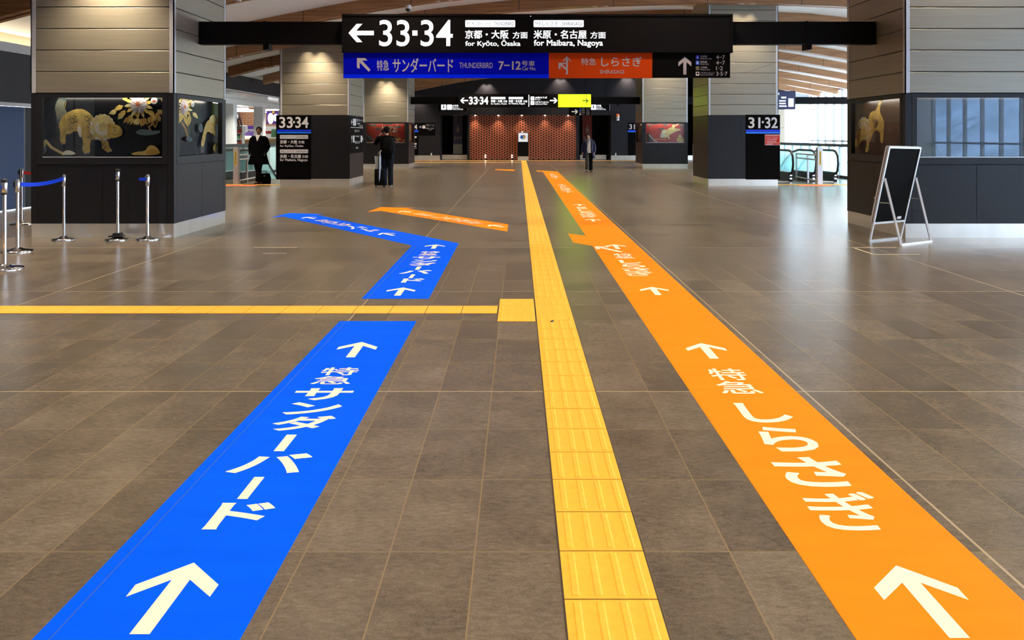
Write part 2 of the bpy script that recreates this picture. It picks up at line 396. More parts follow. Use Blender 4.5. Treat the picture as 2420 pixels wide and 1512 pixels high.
# floor with two escalator pits
b = MB()
xb = [-24, -9.75, -8.15, 7.7, 10.3, XR]; yb = [YR, 27.6, 35.5, YB + 2.3]
for i in range(5):
    for j in range(3):
        if j == 1 and i in (1, 3): continue
        b.quad((xb[i], yb[j], 0), (xb[i + 1], yb[j], 0), (xb[i + 1], yb[j + 1], 0), (xb[i], yb[j + 1], 0))
struct('floor', b, 'floor')
for n, (a, c) in enumerate(((-9.75, -8.15), (7.7, 10.3))):
    b = MB(); b.box(a - .05, a, 27.6, 35.5, -4, -.001); b.box(c, c + .05, 27.6, 35.5, -4, -.001); b.box(a, c, 27.55, 27.6, -4, -.001); b.box(a, c, 35.5, 35.55, -4, -.001); b.box(a, c, 27.6, 35.5, -4.05, -4)
    struct('trim_%d' % (n + 1), b, 'void')

# ceiling
b = MB()
for xa, xc in zip(XS, XS[1:]):
    za, zc = zb(xa) + BH, zb(xc) + BH
    b.add([(xa, YR, za), (xc, YR, zc), (xc, YB + .3, zc), (xa, YB + .3, za), (xa, YR, za + .06), (xc, YR, zc + .06), (xc, YB + .3, zc + .06), (xa, YB + .3, za + .06)], [(0, 3, 2, 1), (4, 5, 6, 7), (0, 1, 5, 4), (2, 3, 7, 6)])
struct('ceiling', b, 'ceil')

# curved wooden beams
BEAMS = [-9.5, -6.5, -3.5, -.6, 2.4, 5.4, 8.3, 11.3, 14.2, 16.5, 20.4, 23.35, 26.6, 30.2, 33.1, 36.05, 39.2, 42.4, 45.2, 47.9]
for i, y in enumerate(BEAMS):
    b = MB()
    for (ya, yc, up, hh) in ((y - .17, y - .02, 0, BH), (y - .02, y + .06, .035, BH - .01), (y + .06, y + .20, 0, BH)):
        rows = []
        for x in XS[1:]:
            z0 = zb(x) + up; z1 = zb(x) + BH - .001
            rows.append([(x, ya, z0), (x, yc, z0), (x, yc, z1), (x, ya, z1)])
        b.loft(rows, smooth=False)
    o = b.build('ceiling_beam', 'wood')
    tag(o, 'long curved wooden beam crossing the white ceiling from wall to wall', 'beam', 'curved wooden ceiling beams', 'structure')

# walls
b = MB()                                          # left wall, a solid length before and after the shop front
b.box(XL - .25, XL, YR, 14.9, 0, 3.8); b.box(XL - .25, XL, 17.0, 26.0, 0, 3.1); b.box(XL - .25, XL, 14.9, 17.0, 2.10, 3.1); b.box(XL - .25, XL, 42.0, YB, 0, 3.05)
b.box(XL - .25, XL, 26.0, YB, 3.05, 3.66); b.box(XL - .25, XL, 20.0, 26.0, 3.1, 3.66)
struct('wall_left', b, 'granite_wall')
b = MB(); b.box(XL - .02, XL + .03, 26.0, 42.0, 3.03, 3.07); struct('trim_3', b, 'alum')
b = MB(); b.box(XL - 1.0, XL - .9, 8, 20.0, 3.1, 3.75); struct('trim_4', b, 'beige')          # lit recess above the left wall
b = MB(); b.box(XL - .9, XL - .02, 8, 20.0, 3.08, 3.12); b.box(XL - .02, XL + .02, 8, 15.0, 3.1, 3.28); b.box(XL - .02, XL + .02, 15.012, 20.0, 3.1, 3.28); struct('trim_5', b, 'grey')
b = MB(); b.box(XL - 1.0, XL - .02, 8, 20.0, 3.64, 3.68); struct('trim_6', b, 'ceil')
b = MB(); b.box(XL - .7, XL - .6, 8.2, 19.8, 3.125, 3.16); o = b.build('cove_light_strip', 'cove'); tag(o, 'warm light strip hidden behind the ledge on top of the left wall', 'light')

# door in the left wall
d = MB(); d.box(XL - .06, XL + .02, 14.9, 14.98, 0, 2.1); d.box(XL - .06, XL + .02, 16.92, 17.0, 0, 2.1); d.box(XL - .06, XL + .02, 14.9, 17.0, 2.05, 2.12)
dj = struct('door_1', d, 'grey')
e = MB(); e.box(XL - .16, XL - .1, 14.98, 16.35, .02, 2.05); e.build('door_leaf', 'bluegrey', dj)
e = MB(); e.box(XL - .16, XL - .1, 16.40, 16.92, .02, 2.05); e.build('side_panel', 'frame', dj)
e = MB(); e.box(XL - .1, XL - .06, 15.05, 15.09, .8, 1.35); e.build('door_handle', 'chrome', dj)

d = MB(); d.box(XL, XL + .02, 4.5, 8.3, 0, 2.6); dj = struct('door_2', d, 'grey')
for ya in (5.35, 5.75, 7.6): e = MB(); e.box(XL + .02, XL + .03, ya, ya + .05, 0, 2.6); e.build('door_seam', 'frame', dj)
e = MB(); e.box(XL + .02, XL + .05, 7.1, 7.25, 1.25, 1.55); e.build('intercom', 'rubber', dj)
b = MB(); b.box(XL - .2, XR, YR - .3, YR, 0, 6); struct('wall_rear', b, 'grey')

# back wall with two dark openings and the perforated screen between them
def bx_px(b, y, px0, px1, z0, z1, t=.3): b.box(PX(px0, y), PX(px1, y), y, y + t, z0, z1)
b = MB()
bx_px(b, YB, 840, 1040, 0, 5.7); bx_px(b, YB, 1110, 1366, 2.74, 5.7); bx_px(b, YB, 1444, 1800, 0, 5.7); bx_px(b, YB, 1040, 1110, 2.74, 5.7); bx_px(b, YB, 1366, 1444, 2.74, 5.7)
bx_px(b, YB, 1104, 1111, 0, 2.74); bx_px(b, YB, 1361, 1369, 0, 2.74)
b.box(10.0, 16.3, YB, YB + .3, 0, 5.6)
b.mat('seam')
for px in (984, 1007, 1076, 1144, 1206, 1241, 1305, 1369, 1444, 1484): b.box(PX(px, YB) - .008, PX(px, YB) + .008, YB - .002, YB, (2.8 if 1040 < px < 1444 else .25), 5.2)
for pz in (2.75, 3.6): b.box(PX(976, YB), PX(1640, YB), YB - .002, YB, pz - .006, pz + .006)
b.mats = ['granite_wall', 'seam']; b.mi = [0 if i < len(b.mi) - 12 * 6 else 1 for i in range(len(b.mi))]
struct('wall_back', b)
b = MB(); b.box(PX(1040, YB), PX(1444, YB), YB + 1.9, YB + 2.0, 0, 2.8); b.box(PX(1040, YB), PX(1444, YB), YB + .3, YB + 2, 2.76, 2.8); b.box(PX(1036, YB), PX(1041, YB), YB + .2, YB + 2, 0, 2.8); b.box(PX(1443, YB), PX(1448, YB), YB + .2, YB + 2, 0, 2.8)
struct('wall_recess', b, 'curtain')
b = MB(); b.box(XL, PX(1040, YB), YB - .02, YB, 0, .27); struct('baseboard_back', b, 'steel')
b = MB(); b.box(PX(1444, YB), PX(1640, YB), YB - .02, YB, 0, .27); struct('baseboard_right', b, 'steel')
for px0, px1, lab in ((1040, 1105, 'left'), (1369, 1434, 'right')):
    b = MB(); b.box(PX(px0 + 3, YB), PX(px1, YB), YB + .32, YB + .36, .02, .30); o = b.build('kick_plate', 'steel'); tag(o, 'scuffed steel kick plate at the foot of the %s dark opening in the back wall' % lab, 'kick plate')

# right wall: bays of glazing, each a window of its own
BAY = 1.22; yy = YR; k = 0
while yy < YB - .1:
    ya, yc = yy, min(yy + BAY, YB); zt = zb(XR) + BH
    f = MB(); f.box(XR, XR + .14, ya - .035, ya + .035, 0, zt); f.box(XR, XR + .12, ya, yc, 0, .10); f.box(XR, XR + .10, ya, yc, 1.14, 1.22); f.box(XR, XR + .10, ya, yc, 3.50, 3.56); f.box(XR, XR + .12, ya, yc, zt - .08, zt)
    k += 1; w = struct('window_%d' % k, f, 'mullion')
    g = MB(); g.box(XR + .05, XR + .06, ya + .035, yc - .035, .10, zt - .08); g.build('pane', 'glass', w)
    yy += BAY
b = MB(); b.box(XR - .16, XR + .0, YB - .45, YB - .29, 0, 3.7); struct('trim_7', b, 'alum')
# frosted light panel and beige strip at the right end of the back wall
b = MB(); b.box(16.3, XR, YB + .1, YB + .14, 1.1, 3.75); w = struct('window_%d' % (k + 1), b, 'frosted')
b = MB(); b.box(16.95, 16.97, YB + .08, YB + .1, 1.1, 3.75); b.box(16.3, XR, YB + .05, YB + .16, 1.04, 1.1); b.build('frame', 'alum', w)
b = MB(); b.box(15.4, 16.3, YB - .02, YB, 0, 3.9); b.mat('seam'); b.box(15.4, 16.3, YB - .024, YB - .02, 1.96, 1.975); b.mats = ['beige', 'seam']; b.mi = [0] * 6 + [1] * 6; struct('trim_8', b)
b = MB(); b.box(16.3, XR, YB, YB + .2, 0, 1.04); b.box(16.3, XR, YB, YB + .2, 3.75, 4.4); struct('trim_9', b, 'grey')

# outside: ground and a wooded hillside seen mirrored in the right display case
b = MB(); b.quad((XR + .2, -120, -5), (160, -120, -5), (160, 160, -5), (XR + .2, 160, -5)); struct('ground', b, 'ground')
b = MB(); n = 26
for i in range(n):
    for j in range(5):
        pass
vs = []; fs = []
for i in range(n + 1):
    y = -95 + i * 4.0
    for j in range(7):
        t = j / 6; vs.append((34 + 40 * t, y, -5 + (14 + 5 * math.sin(i * .7) + 3 * math.sin(i * 1.9 + j)) * math.sin(t * PI / 2) * (1 if i < n - 5 else max(0, (n - i) / 5))))
for i in range(n):
    for j in range(6): fs.append((i * 7 + j, (i + 1) * 7 + j, (i + 1) * 7 + j + 1, i * 7 + j + 1))
b.add(vs, fs, True); o = b.build('hillside', 'hill'); tag(o, 'blue green wooded hillside outside the right windows', 'hill', kind='structure')

# ================================================================== FLOOR PAVING AND STRIPS
def tactile(name, label, x0, x1, y0, y1, along='y', dots=None, step=.30):
    """yellow tactile tiles with raised bars (or studs)"""
    root = MB(); bars = MB()
    ny = max(1, round((y1 - y0) / .2985)); nx = max(1, round((x1 - x0) / .30)); ty = (y1 - y0) / ny; tx = (x1 - x0) / nx; g = .003
    for i in range(nx):
        for j in range(ny):
            xa, xc = x0 + i * tx + g, x0 + (i + 1) * tx - g; ya, yc = y0 + j * ty + g, y0 + (j + 1) * ty - g
            root.box(xa, xc, ya, yc, 0, .003)
            far = (ya > 22) or dots is None and abs(xa) > 6
            stud = dots and any(a <= (ya + yc) / 2 <= c for a, c in dots)
            if stud:
                for p in range(5):
                    for q in range(5):
                        cx, cy0 = xa + (p + .5) * (xc - xa) / 5, ya + (q + .5) * (yc - ya) / 5
                        bars.add([(cx + .011 * math.cos(2 * PI * s / 8), cy0 + .011 * math.sin(2 * PI * s / 8), .003) for s in range(8)] + [(cx + .006 * math.cos(2 * PI * s / 8), cy0 + .006 * math.sin(2 * PI * s / 8), .0075) for s in range(8)],
                                 [(s, (s + 1) % 8, 8 + (s + 1) % 8, 8 + s) for s in range(8)] + [tuple(range(8, 16))])
            else:
                for p in range(4):
                    if along == 'y':
                        cx = xa + (p + .5) * (xc - xa) / 4; a0, a1 = ya + .012, yc - .012
                        bars.add([(cx - .0135, a0, .003), (cx + .0135, a0, .003), (cx + .0135, a1, .003), (cx - .0135, a1, .003), (cx - .0085, a0 + .005, .0066), (cx + .0085, a0 + .005, .0066), (cx + .0085, a1 - .005, .0066), (cx - .0085, a1 - .005, .0066)],
                                 [(4, 5, 6, 7), (0, 1, 5, 4), (1, 2, 6, 5), (2, 3, 7, 6), (3, 0, 4, 7)])
                    else:
                        c = ya + (p + .5) * (yc - ya) / 4; a0, a1 = xa + .012, xc - .012
                        bars.add([(a0, c - .0135, .003), (a1, c - .0135, .003), (a1, c + .0135, .003), (a0, c + .0135, .003), (a0 + .005, c - .0085, .0066), (a1 - .005, c - .0085, .0066), (a1 - .005, c + .0085, .0066), (a0 + .005, c + .0085, .0066)],
                                 [(4, 5, 6, 7), (0, 1, 5, 4), (1, 2, 6, 5), (2, 3, 7, 6), (3, 0, 4, 7)])
    o = root.build(name, 'yellow'); tag(o, label, 'tactile paving')
    bars.build('raised_studs' if dots == [(y0, y1)] else 'raised_bars', 'yellow', o)
    j = MB(); j.box(x0 - .004, x1 + .004, y0 - .002, y1 + .002, 0, .0012); j.build('grout', 'grey_joint', o)
    return o
TX0, TX1 = .142, .442
tactile('tactile_paving', 'long straight yellow tactile line running down the middle of the hall', TX0, TX1, -1.315, 47.9, 'y', dots=[(6.40, 7.29), (46.9, 48)])
tactile('tactile_paving', 'yellow studded tactile square joined to the left of the middle line', -.172, TX0 - .006, 6.40, 7.285, 'y', dots=[(6.40, 7.285)])
tactile('tactile_paving', 'yellow tactile paving branch running left across the hall to the frame edge', -8.9, -.178, 6.69, 6.99, 'x')
tactile('tactile_paving', 'thin far yellow tactile line right along the foot of the back wall', -6.6, 9.6, 47.95, 48.25, 'x')
tactile('tactile_paving', 'second far yellow tactile line, parallel to the one by the back wall', -6.6, TX0 - .006, 44.6, 44.9, 'x')
tactile('tactile_paving', 'yellow tactile strip in front of the right escalators', 7.7, 11.6, 24.2, 24.5, 'x')
tactile('tactile_paving', 'yellow tactile strip in front of the left escalators', -9.8, -7.1, 24.2, 24.5, 'x')
for x0, x1, lab in ((8.25, 9.2, 'right'), (-9.0, -7.75, 'left')):
    b = MB(); b.box(x0, x1, 23.6, 24.1, 0, .006); o = b.build('floor_mat', 'mat_red'); tag(o, 'flat red floor mat before the %s escalator barrier post' % lab, 'floor mat')

ZV = .0016
def strip(name, mat_, outlines, label):
    b = MB()
    for pts in outlines: b.prism([(x, y, 0) for x, y in pts], (0, 0, ZV))
    return tag(b.build(name, mat_), label, 'floor guide strip')
def on_floor(o, items, O, D, zoff):
    """items: ('A', t) arrow with its foot t metres along D; (char, w0, w1, t0, t1) a character"""
    V = Vector((*D, 0)); U = Vector((V.y, -V.x, 0)); O = Vector((*O, zoff))
    let = MB(); let.whole = True; n = 0
    for it in items:
        if it[0] == 'A':
            a = MB(); a.poly([O + U * x + V * (it[1] + y * (it[2] if len(it) > 2 else 1)) for x, y in ARROW]); a.build('arrow', 'white_v', o)
        else:
            text_on(let, it[0], O, U, V, it[1], it[2], it[3], it[4], .016); n += 1
    if n: let.build('lettering', 'white_v', o)
BLUE = [('特', -.112, .117, 2.58, 2.746), ('急', -.118, .118, 2.40, 2.560), ('サ', -.163, .169, 2.110, 2.325), ('ン', -.137, .160, 1.880, 2.075), ('ダ', -.140, .168, 1.645, 1.860), ('ー', -.024, .028, 1.384, 1.592),
        ('バ', -.166, .176, 1.139, 1.359), ('ー', -.022, .024, .888, 1.099), ('ド', -.068, .158, .635, .858)]
# the long mark is set upright in vertical writing: draw it as an upright stroke
def fix_bar(items):
    return [(('|bar',) + it[1:]) if it[0] == 'ー' else it for it in items]
def blue_module(o, O, D, t0=0.0, s=1.0, z=ZV + .0006):
    V = Vector((*D, 0)); U = Vector((V.y, -V.x, 0)); P = Vector((*O, z)); let = MB(); let.whole = True
    for c, w0, w1, a, e in BLUE:
        a = t0 + a * s; e = t0 + e * s
        if c == 'ー': let.poly([P + U * w0 + V * a, P + U * (w1 - .004) + V * a, P + U * w1 + V * e, P + U * (w0 + .002) + V * e])
        else: text_on(let, c, P, U, V, w0, w1, a, e, .012 if c in '特急' else -.028)
    let.build('lettering', 'white_v', o)
    for t in (0.0, 2.981):
        a = MB(); a.poly([P + U * x + V * (t0 + t * s + y) for x, y in ARROW]); a.build('arrow', 'white_v', o)
s1 = strip('floor_guide_strip', 'blue_v', [[(-1.421, -1.3), (-.816, -1.3), (-.812, 6.418), (-1.420, 6.418)]], 'bright blue floor strip nearest the camera, below the yellow branch line')
blue_module(s1, (-1.118, 2.384), (0, 1))
c = MB(); c.box(-1.372, -1.366, -1.3, 6.418, ZV, ZV + .0004); c.build('crease', 'crease', s1)
D2 = Vector((-.596, .803)); D2.normalize()
s2 = strip('floor_guide_strip', 'blue_v', [[(-1.418, 7.301), (-.813, 7.301), (-.82, 11.07), (-3.765, 15.03), (-3.66, 15.19), (-4.36, 15.40), (-4.47, 14.62), (-4.28, 14.72), (-1.43, 10.85)]], 'bent bright blue floor strip beyond the yellow branch, ending in an arrowhead to the left')
blue_module(s2, (-1.118, 7.437), (0, 1), 0, 1.04)
blue_module(s2, (-1.125, 10.96), D2, 1.2, 1.0)
c = MB(); c.box(-1.374, -1.366, 7.301, 10.85, ZV, ZV + .0004); c.build('crease', 'crease', s2)

OR1 = [('特', -.114, .108, 2.497, 2.74), ('急', -.128, .112, 2.242, 2.476), ('し', -.114, .144, 1.778, 2.082), ('ら', -.120, .139, 1.398, 1.717), ('さ', -.155, .152, 1.019, 1.334), ('ぎ', -.148, .152, .644, .971)]
OR2 = [('特', -.118, .105, 2.42, 2.634), ('急', -.128, .115, 2.22, 2.41), ('し', -.114, .144, 1.851, 2.102), ('ら', -.125, .139, 1.564, 1.817), ('さ', -.155, .152, 1.284, 1.534), ('ぎ', -.148, .155, 1.017, 1.269)]
def orange_module(o, O, D, items, t0=0.0, s=1.0, arrows=(0, 2.967), z=ZV + .0006):
    V = Vector((*D, 0)); U = Vector((V.y, -V.x, 0)); P = Vector((*O, z)); let = MB(); let.whole = True
    for c, w0, w1, a, e in items: text_on(let, c, P, U, V, w0, w1, t0 + a * s, t0 + e * s, .012 if c in '特急' else .013 if c == 'ぎ' else -.024)
    let.build('lettering', 'white_v', o)
    for t in arrows:
        a = MB(); a.poly([P + U * x + V * (t0 + t * s + y) for x, y in ARROW]); a.build('arrow', 'white_v', o)
s3 = strip('floor_guide_strip', 'orange_v', [[(.985, -1.3), (1.595, -1.3), (1.595, 33.4), (.985, 34.22), (.742, 34.5), (.742, 33.55), (.985, 33.2), (.985, 11.90), (.742, 12.18), (.752, 11.146), (.985, 10.81)]],
           'long orange floor strip running down the hall right of the yellow line')
orange_module(s3, (1.29, 2.366), (0, 1), OR1)
orange_module(s3, (1.29, 7.466), (0, 1), OR2, 0, 1, arrows=(0,))
P = Vector((1.29, 0, ZV + .0006)); a = MB(); a.poly([P + Vector((x, 10.5 + y * 1.12, 0)) for x, y in ARROW]); a.build('arrow', 'white_v', s3)
a = MB(); a.poly([(1.325, 10.23, ZV + .0009), (1.262, 10.23, ZV + .0009), (1.055, 10.62, ZV + .0009), (1.062, 10.50, ZV + .0009), (1.000, 10.49, ZV + .0009), (1.008, 10.76, ZV + .0009), (1.19, 10.72, ZV + .0009), (1.185, 10.66, ZV + .0009), (1.100, 10.67, ZV + .0009), (1.29, 10.32, ZV + .0009)]); a.build('side_arrow', 'white_v', s3)
for y in (13.88, 21.0, 28.05): orange_module(s3, (1.29, y), (0, 1), OR1, 0, 1.05)
s4 = strip('floor_guide_strip', 'orange_v', [[(-.176, 12.44), (-.176, 13.45), (-2.257, 16.34), (-2.13, 16.47), (-2.853, 16.70), (-2.925, 15.66), (-2.716, 15.88)]], 'short slanting orange floor strip with an arrowhead, left of the yellow line')
orange_module(s4, (-.176, 12.945), D2, OR1, .12, 1.03)
s5 = strip('floor_guide_strip', 'orange_v', [[(-.18, 33.8), (-.18, 35.25), (-1.04, 35.75), (-1.0, 34.9)]], 'tiny far orange floor patch left of the yellow line')

def lines(label, segs, w=.022):
    b = MB()
    for (xa, ya), (xc, yc) in segs:
        d = Vector((xc - xa, yc - ya)).normalized() * (w / 2); p = Vector((-d.y, d.x))
        b.prism([(xa + p.x, ya + p.y, 0), (xa - p.x, ya - p.y, 0), (xc - p.x, yc - p.y, 0), (xc + p.x, yc + p.y, 0)], (0, 0, .001))
    tag(b.build('floor_tape', 'tape'), label, 'floor tape')
lines('pale tape marking in front of the A-frame sign on the floor', [(fl(2013, 585), fl(2118, 585)), (fl(2064, 601), fl(2175, 601)), (fl(2020, 586.5), fl(2062, 600))])
lines('pale tape marking on the floor behind the bend of the blue strip', [(fl(600, 584.5), fl(702, 584.5)), (fl(622, 598.5), fl(676, 598.5))], .016)
b = MB(); b.add([(.262 + .012 * math.cos(a), 6.37 + .014 * math.sin(a * 1.3), .009 + .004 * math.cos(a * 2)) for a in (0, 1, 2, 3, 4, 5)], [(0, 1, 2, 3, 4, 5)]); b.tube([(.255, 6.36, .009), (.270, 6.38, .012)], .008, 6); o = b.build('dirt_scrap', 'rubber'); tag(o, 'small dark scrap lying on the yellow line beside the studded square', 'scrap')

# ================================================================== PILLARS
PW, PD = 2.06, 2.06
GR = .31
def pillar(x0, y0, label, ztop, dark_top=2.07, show=False, bands=()):
    x1, y1 = x0 + PW, y0 + PD; T = .065
    root = empty('pillar', ((x0 + x1) / 2, (y0 + y1) / 2, 0), 0, label, 'pillar', None, 'thing')
    ox, oy = -(x0 + x1) / 2, -(y0 + y1) / 2
    def put(mb, name, m): 
        mb.v = [(a + ox, bb + oy, c) for a, bb, c in mb.v]; return mb.build(name, m, root)
    c = MB(); z = dark_top + .012; i = 0
    while z < ztop:
        za, zc = z, min(z + GR - .005, ztop); ch = .012; s = .012
        cl = lambda x, zz: min(zz, zb(x) + BH - .004)
        def ring(e, zz): return [(x0 + e, y0 + e, cl(x0, zz)), (x1 - e, y0 + e, cl(x1, zz)), (x1 - e, y1 - e, cl(x1, zz)), (x0 + e, y1 - e, cl(x0, zz))]
        c.loft([ring(.006, za), ring(.004, za + .003), ring(.004, zc - ch), ring(.004 + ch, zc)], smooth=False)
        z += GR; i += 1
    put(c, 'cladding', 'clad')
    c = MB(); c.box(x0 + .03, x1 - .03, y0 + .03, y1 - .03, dark_top, ztop); c.v = [(a, bb, min(zz, zb(a) + BH - .02)) for a, bb, zz in c.v]; put(c, 'core', 'seam')
    for cx, cyy in ((x0, y0), (x1, y0), (x0, y1), (x1, y1)):
        t = MB(); sx = 1 if cx == x0 else -1; sy = 1 if cyy == y0 else -1
        t.box(min(cx - sx * .003, cx + sx * T), max(cx - sx * .003, cx + sx * T), min(cyy - sy * .003, cyy + sy * .012), max(cyy - sy * .003, cyy + sy * .012), dark_top + .01, ztop)
        t.box(min(cx - sx * .003, cx + sx * .012), max(cx - sx * .003, cx + sx * .012), min(cyy - sy * .003, cyy + sy * T), max(cyy - sy * .003, cyy + sy * T), dark_top + .01, ztop)
        t.v = [(a, bb, min(zz, zb(a) + BH - .006)) for a, bb, zz in t.v]; put(t, 'corner_trim', 'alum')
    p = MB(); p.box(x0 + .006, x1 - .006, y0 + .006, y1 - .006, 0, .20); p.box(x0 - .004, x1 + .004, y0 - .004, y1 + .004, .20, .206)
    put(p, 'steel_plinth', 'steel')
    if not show:
        g = MB()
        for za, zc in ((.207, 1.24), (1.246, dark_top)):
            g.box(x0, x0 + 1.0, y0, y0 + .05, za, zc); g.box(x0 + 1.006, x1, y0, y0 + .05, za, zc)
            g.box(x0, x0 + .05, y0 + .056, y1, za, zc); g.box(x1 - .05, x1, y0 + .056, y1, za, zc); g.box(x0 + .056, x1 - .056, y1 - .05, y1, za, zc)
        put(g, 'granite_panels', 'granite')
        c = MB(); c.box(x0 + .02, x1 - .02, y0 + .02, y1 - .02, .2, dark_top + .005); put(c, 'inner_core', 'seam')
    else:
        ws, wt, dp, mg = 1.17, 2.02, .14, .14      # window sill and head height, recess, margin
        g = MB()
        g.box(x0 + .01, x1 - .01, y0 + .01, y1 - .01, .207, ws - .10)
        # joints of the lower panels are thin proud frames
        put(g, 'lower_core', 'seam')
        q = MB()
        for xa, xc in ((x0 + .10, (x0 + x1) / 2 - .003), ((x0 + x1) / 2 + .003, x1 - .10)): q.box(xa, xc, y0, y0 + .04, .207, ws - .12); q.box(xa, xc, y1 - .04, y1, .207, ws - .12)
        for ya, yc in ((y0 + .10, (y0 + y1) / 2 - .003), ((y0 + y1) / 2 + .003, y1 - .10)): q.box(x0, x0 + .04, ya, yc, .207, ws - .12); q.box(x1 - .04, x1, ya, yc, .207, ws - .12)
        for xa, xc in ((x0, x0 + .095), (x1 - .095, x1)):
            for ya, yc in ((y0, y0 + .095), (y1 - .095, y1)): q.box(xa, xc, ya, yc, .207, dark_top)
        put(q, 'granite_panels', 'granite')
        s = MB(); s.box(x0 + .097, x1 - .097, y0 - .006, y1 + .006, ws - .11, ws - .05); s.box(x0 - .006, x1 + .006, y0 + .097, y1 - .097, ws - .11, ws - .05); s.box(x0 + .02, x1 - .02, y0 + .02, y1 - .02, ws - .05, ws - .01)
        put(s, 'display_sill', 'frame')
        s = MB(); s.box(x0 + .02, x1 - .02, y0 + .02, y1 - .02, wt + .02, dark_top); s.box(x0 + dp + .02, x1 - dp - .02, y0 + dp + .02, y1 - dp - .02, ws - .05, wt + .02); put(s, 'display_core', 'lacq_black')
        for side in ('front', 'left', 'right'):
            fr = MB(); gl = MB()
            if side == 'front':
                a, e = x0 + .097, x1 - .097
                fr.box(a, e, y0 - .004, y0 + .03, wt, dark_top); fr.box(a, a + .07, y0 - .004, y0 + .03, ws, wt); fr.box(e - .07, e, y0 - .004, y0 + .03, ws, wt); fr.box(a, e, y0 - .004, y0 + .03, ws - .05, ws)
                gl.box(a + .07, e - .07, y0 + .012, y0 + .018, ws, wt)
            else:
                X = x0 if side == 'left' else x1; si = 1 if side == 'left' else -1; a, e = y0 + .097, y1 - .097
                X0, X1 = sorted((X - si * .004, X + si * .03)); G0, G1 = sorted((X + si * .012, X + si * .018))
                fr.box(X0, X1, a, e, wt, dark_top); fr.box(X0, X1, a, a + .07, ws, wt); fr.box(X0, X1, e - .07, e, ws, wt); fr.box(X0, X1, a, e, ws - .05, ws)
                gl.box(G0, G1, a + .07, e - .07, ws, wt)
            if side == 'front': la, lb = (x0 + .25, x1 - .25), (y0 + .035, y0 + .055)
            elif side == 'left': la, lb = (x0 + .035, x0 + .055), (y0 + .25, y1 - .25)
            else: la, lb = (x1 - .055, x1 - .035), (y0 + .25, y1 - .25)
            f = put(fr, 'display_frame', 'frame')
            inner = (side == 'front') or (side == 'right' and x0 < 0) or (side == 'left' and x0 > 0)
            if inner:  # unseen strip and light added in the case head to brighten the painting
                ls = MB(); ls.box(*la, *lb, wt + .006, wt + .016); ls.v = [(a_ + ox, b_ + oy, c_) for a_, b_, c_ in ls.v]; ls.build('added_case_strip', 'lens', f)
                rot = {'front': (math.radians(20), 0, 0), 'right': (0, math.radians(20), 0), 'left': (0, math.radians(-20), 0)}[side]
                add_light('added_case_light', 'AREA', (sum(la) / 2, sum(lb) / 2, wt + .004), rot, shape='RECTANGLE', size=1.5 if side == 'front' else .02, size_y=.02 if side == 'front' else 1.5, energy=show * ((.05 if x0 > 0 and y0 < 20 else 1) if side == 'front' else .8), color=(1, .9, .72))
            gl.v = [(a_ + ox, b_ + oy, c_) for a_, b_, c_ in gl.v]; gl.build('glass', 'case_glass', f)
            if side == 'front':
                l = MB(); l.box(x0 + .17, x1 - .17, y0 - .006, y0 + .0, ws - .012, ws); l.v = [(a_ + ox, b_ + oy, c_) for a_, b_, c_ in l.v]; l.build('bright_edge', 'alum', f)
    return root, put
XPL, XPR = -7.03, 5.57
Y1, Y2, Y3 = 11.66, 23.8, 36.5
pl1, put_l1 = pillar(XPL, Y1, 'large front left pillar with gold lion paintings in black display cases', 5.0, 2.08, .75)
pl2, put_l2 = pillar(XPL, Y2, 'second pillar on the left with the 33·34 platform sign panel', 5.0)
pl3, put_l3 = pillar(XPL, Y3, 'farthest left pillar with a red painting behind the man with the suitcase', 5.0, 2.07, .35)
pr1, put_r1 = pillar(XPR, Y1, 'large front right pillar behind the A-frame sign', 5.6, 2.08, .5)
pr2, put_r2 = pillar(XPR, Y2, 'second pillar on the right with the 31·32 platform sign panel', 5.6)
pr3, put_r3 = pillar(XPR, Y3, 'farthest right pillar with a red painting of a leaping lion', 5.6, 2.07, 1.5)

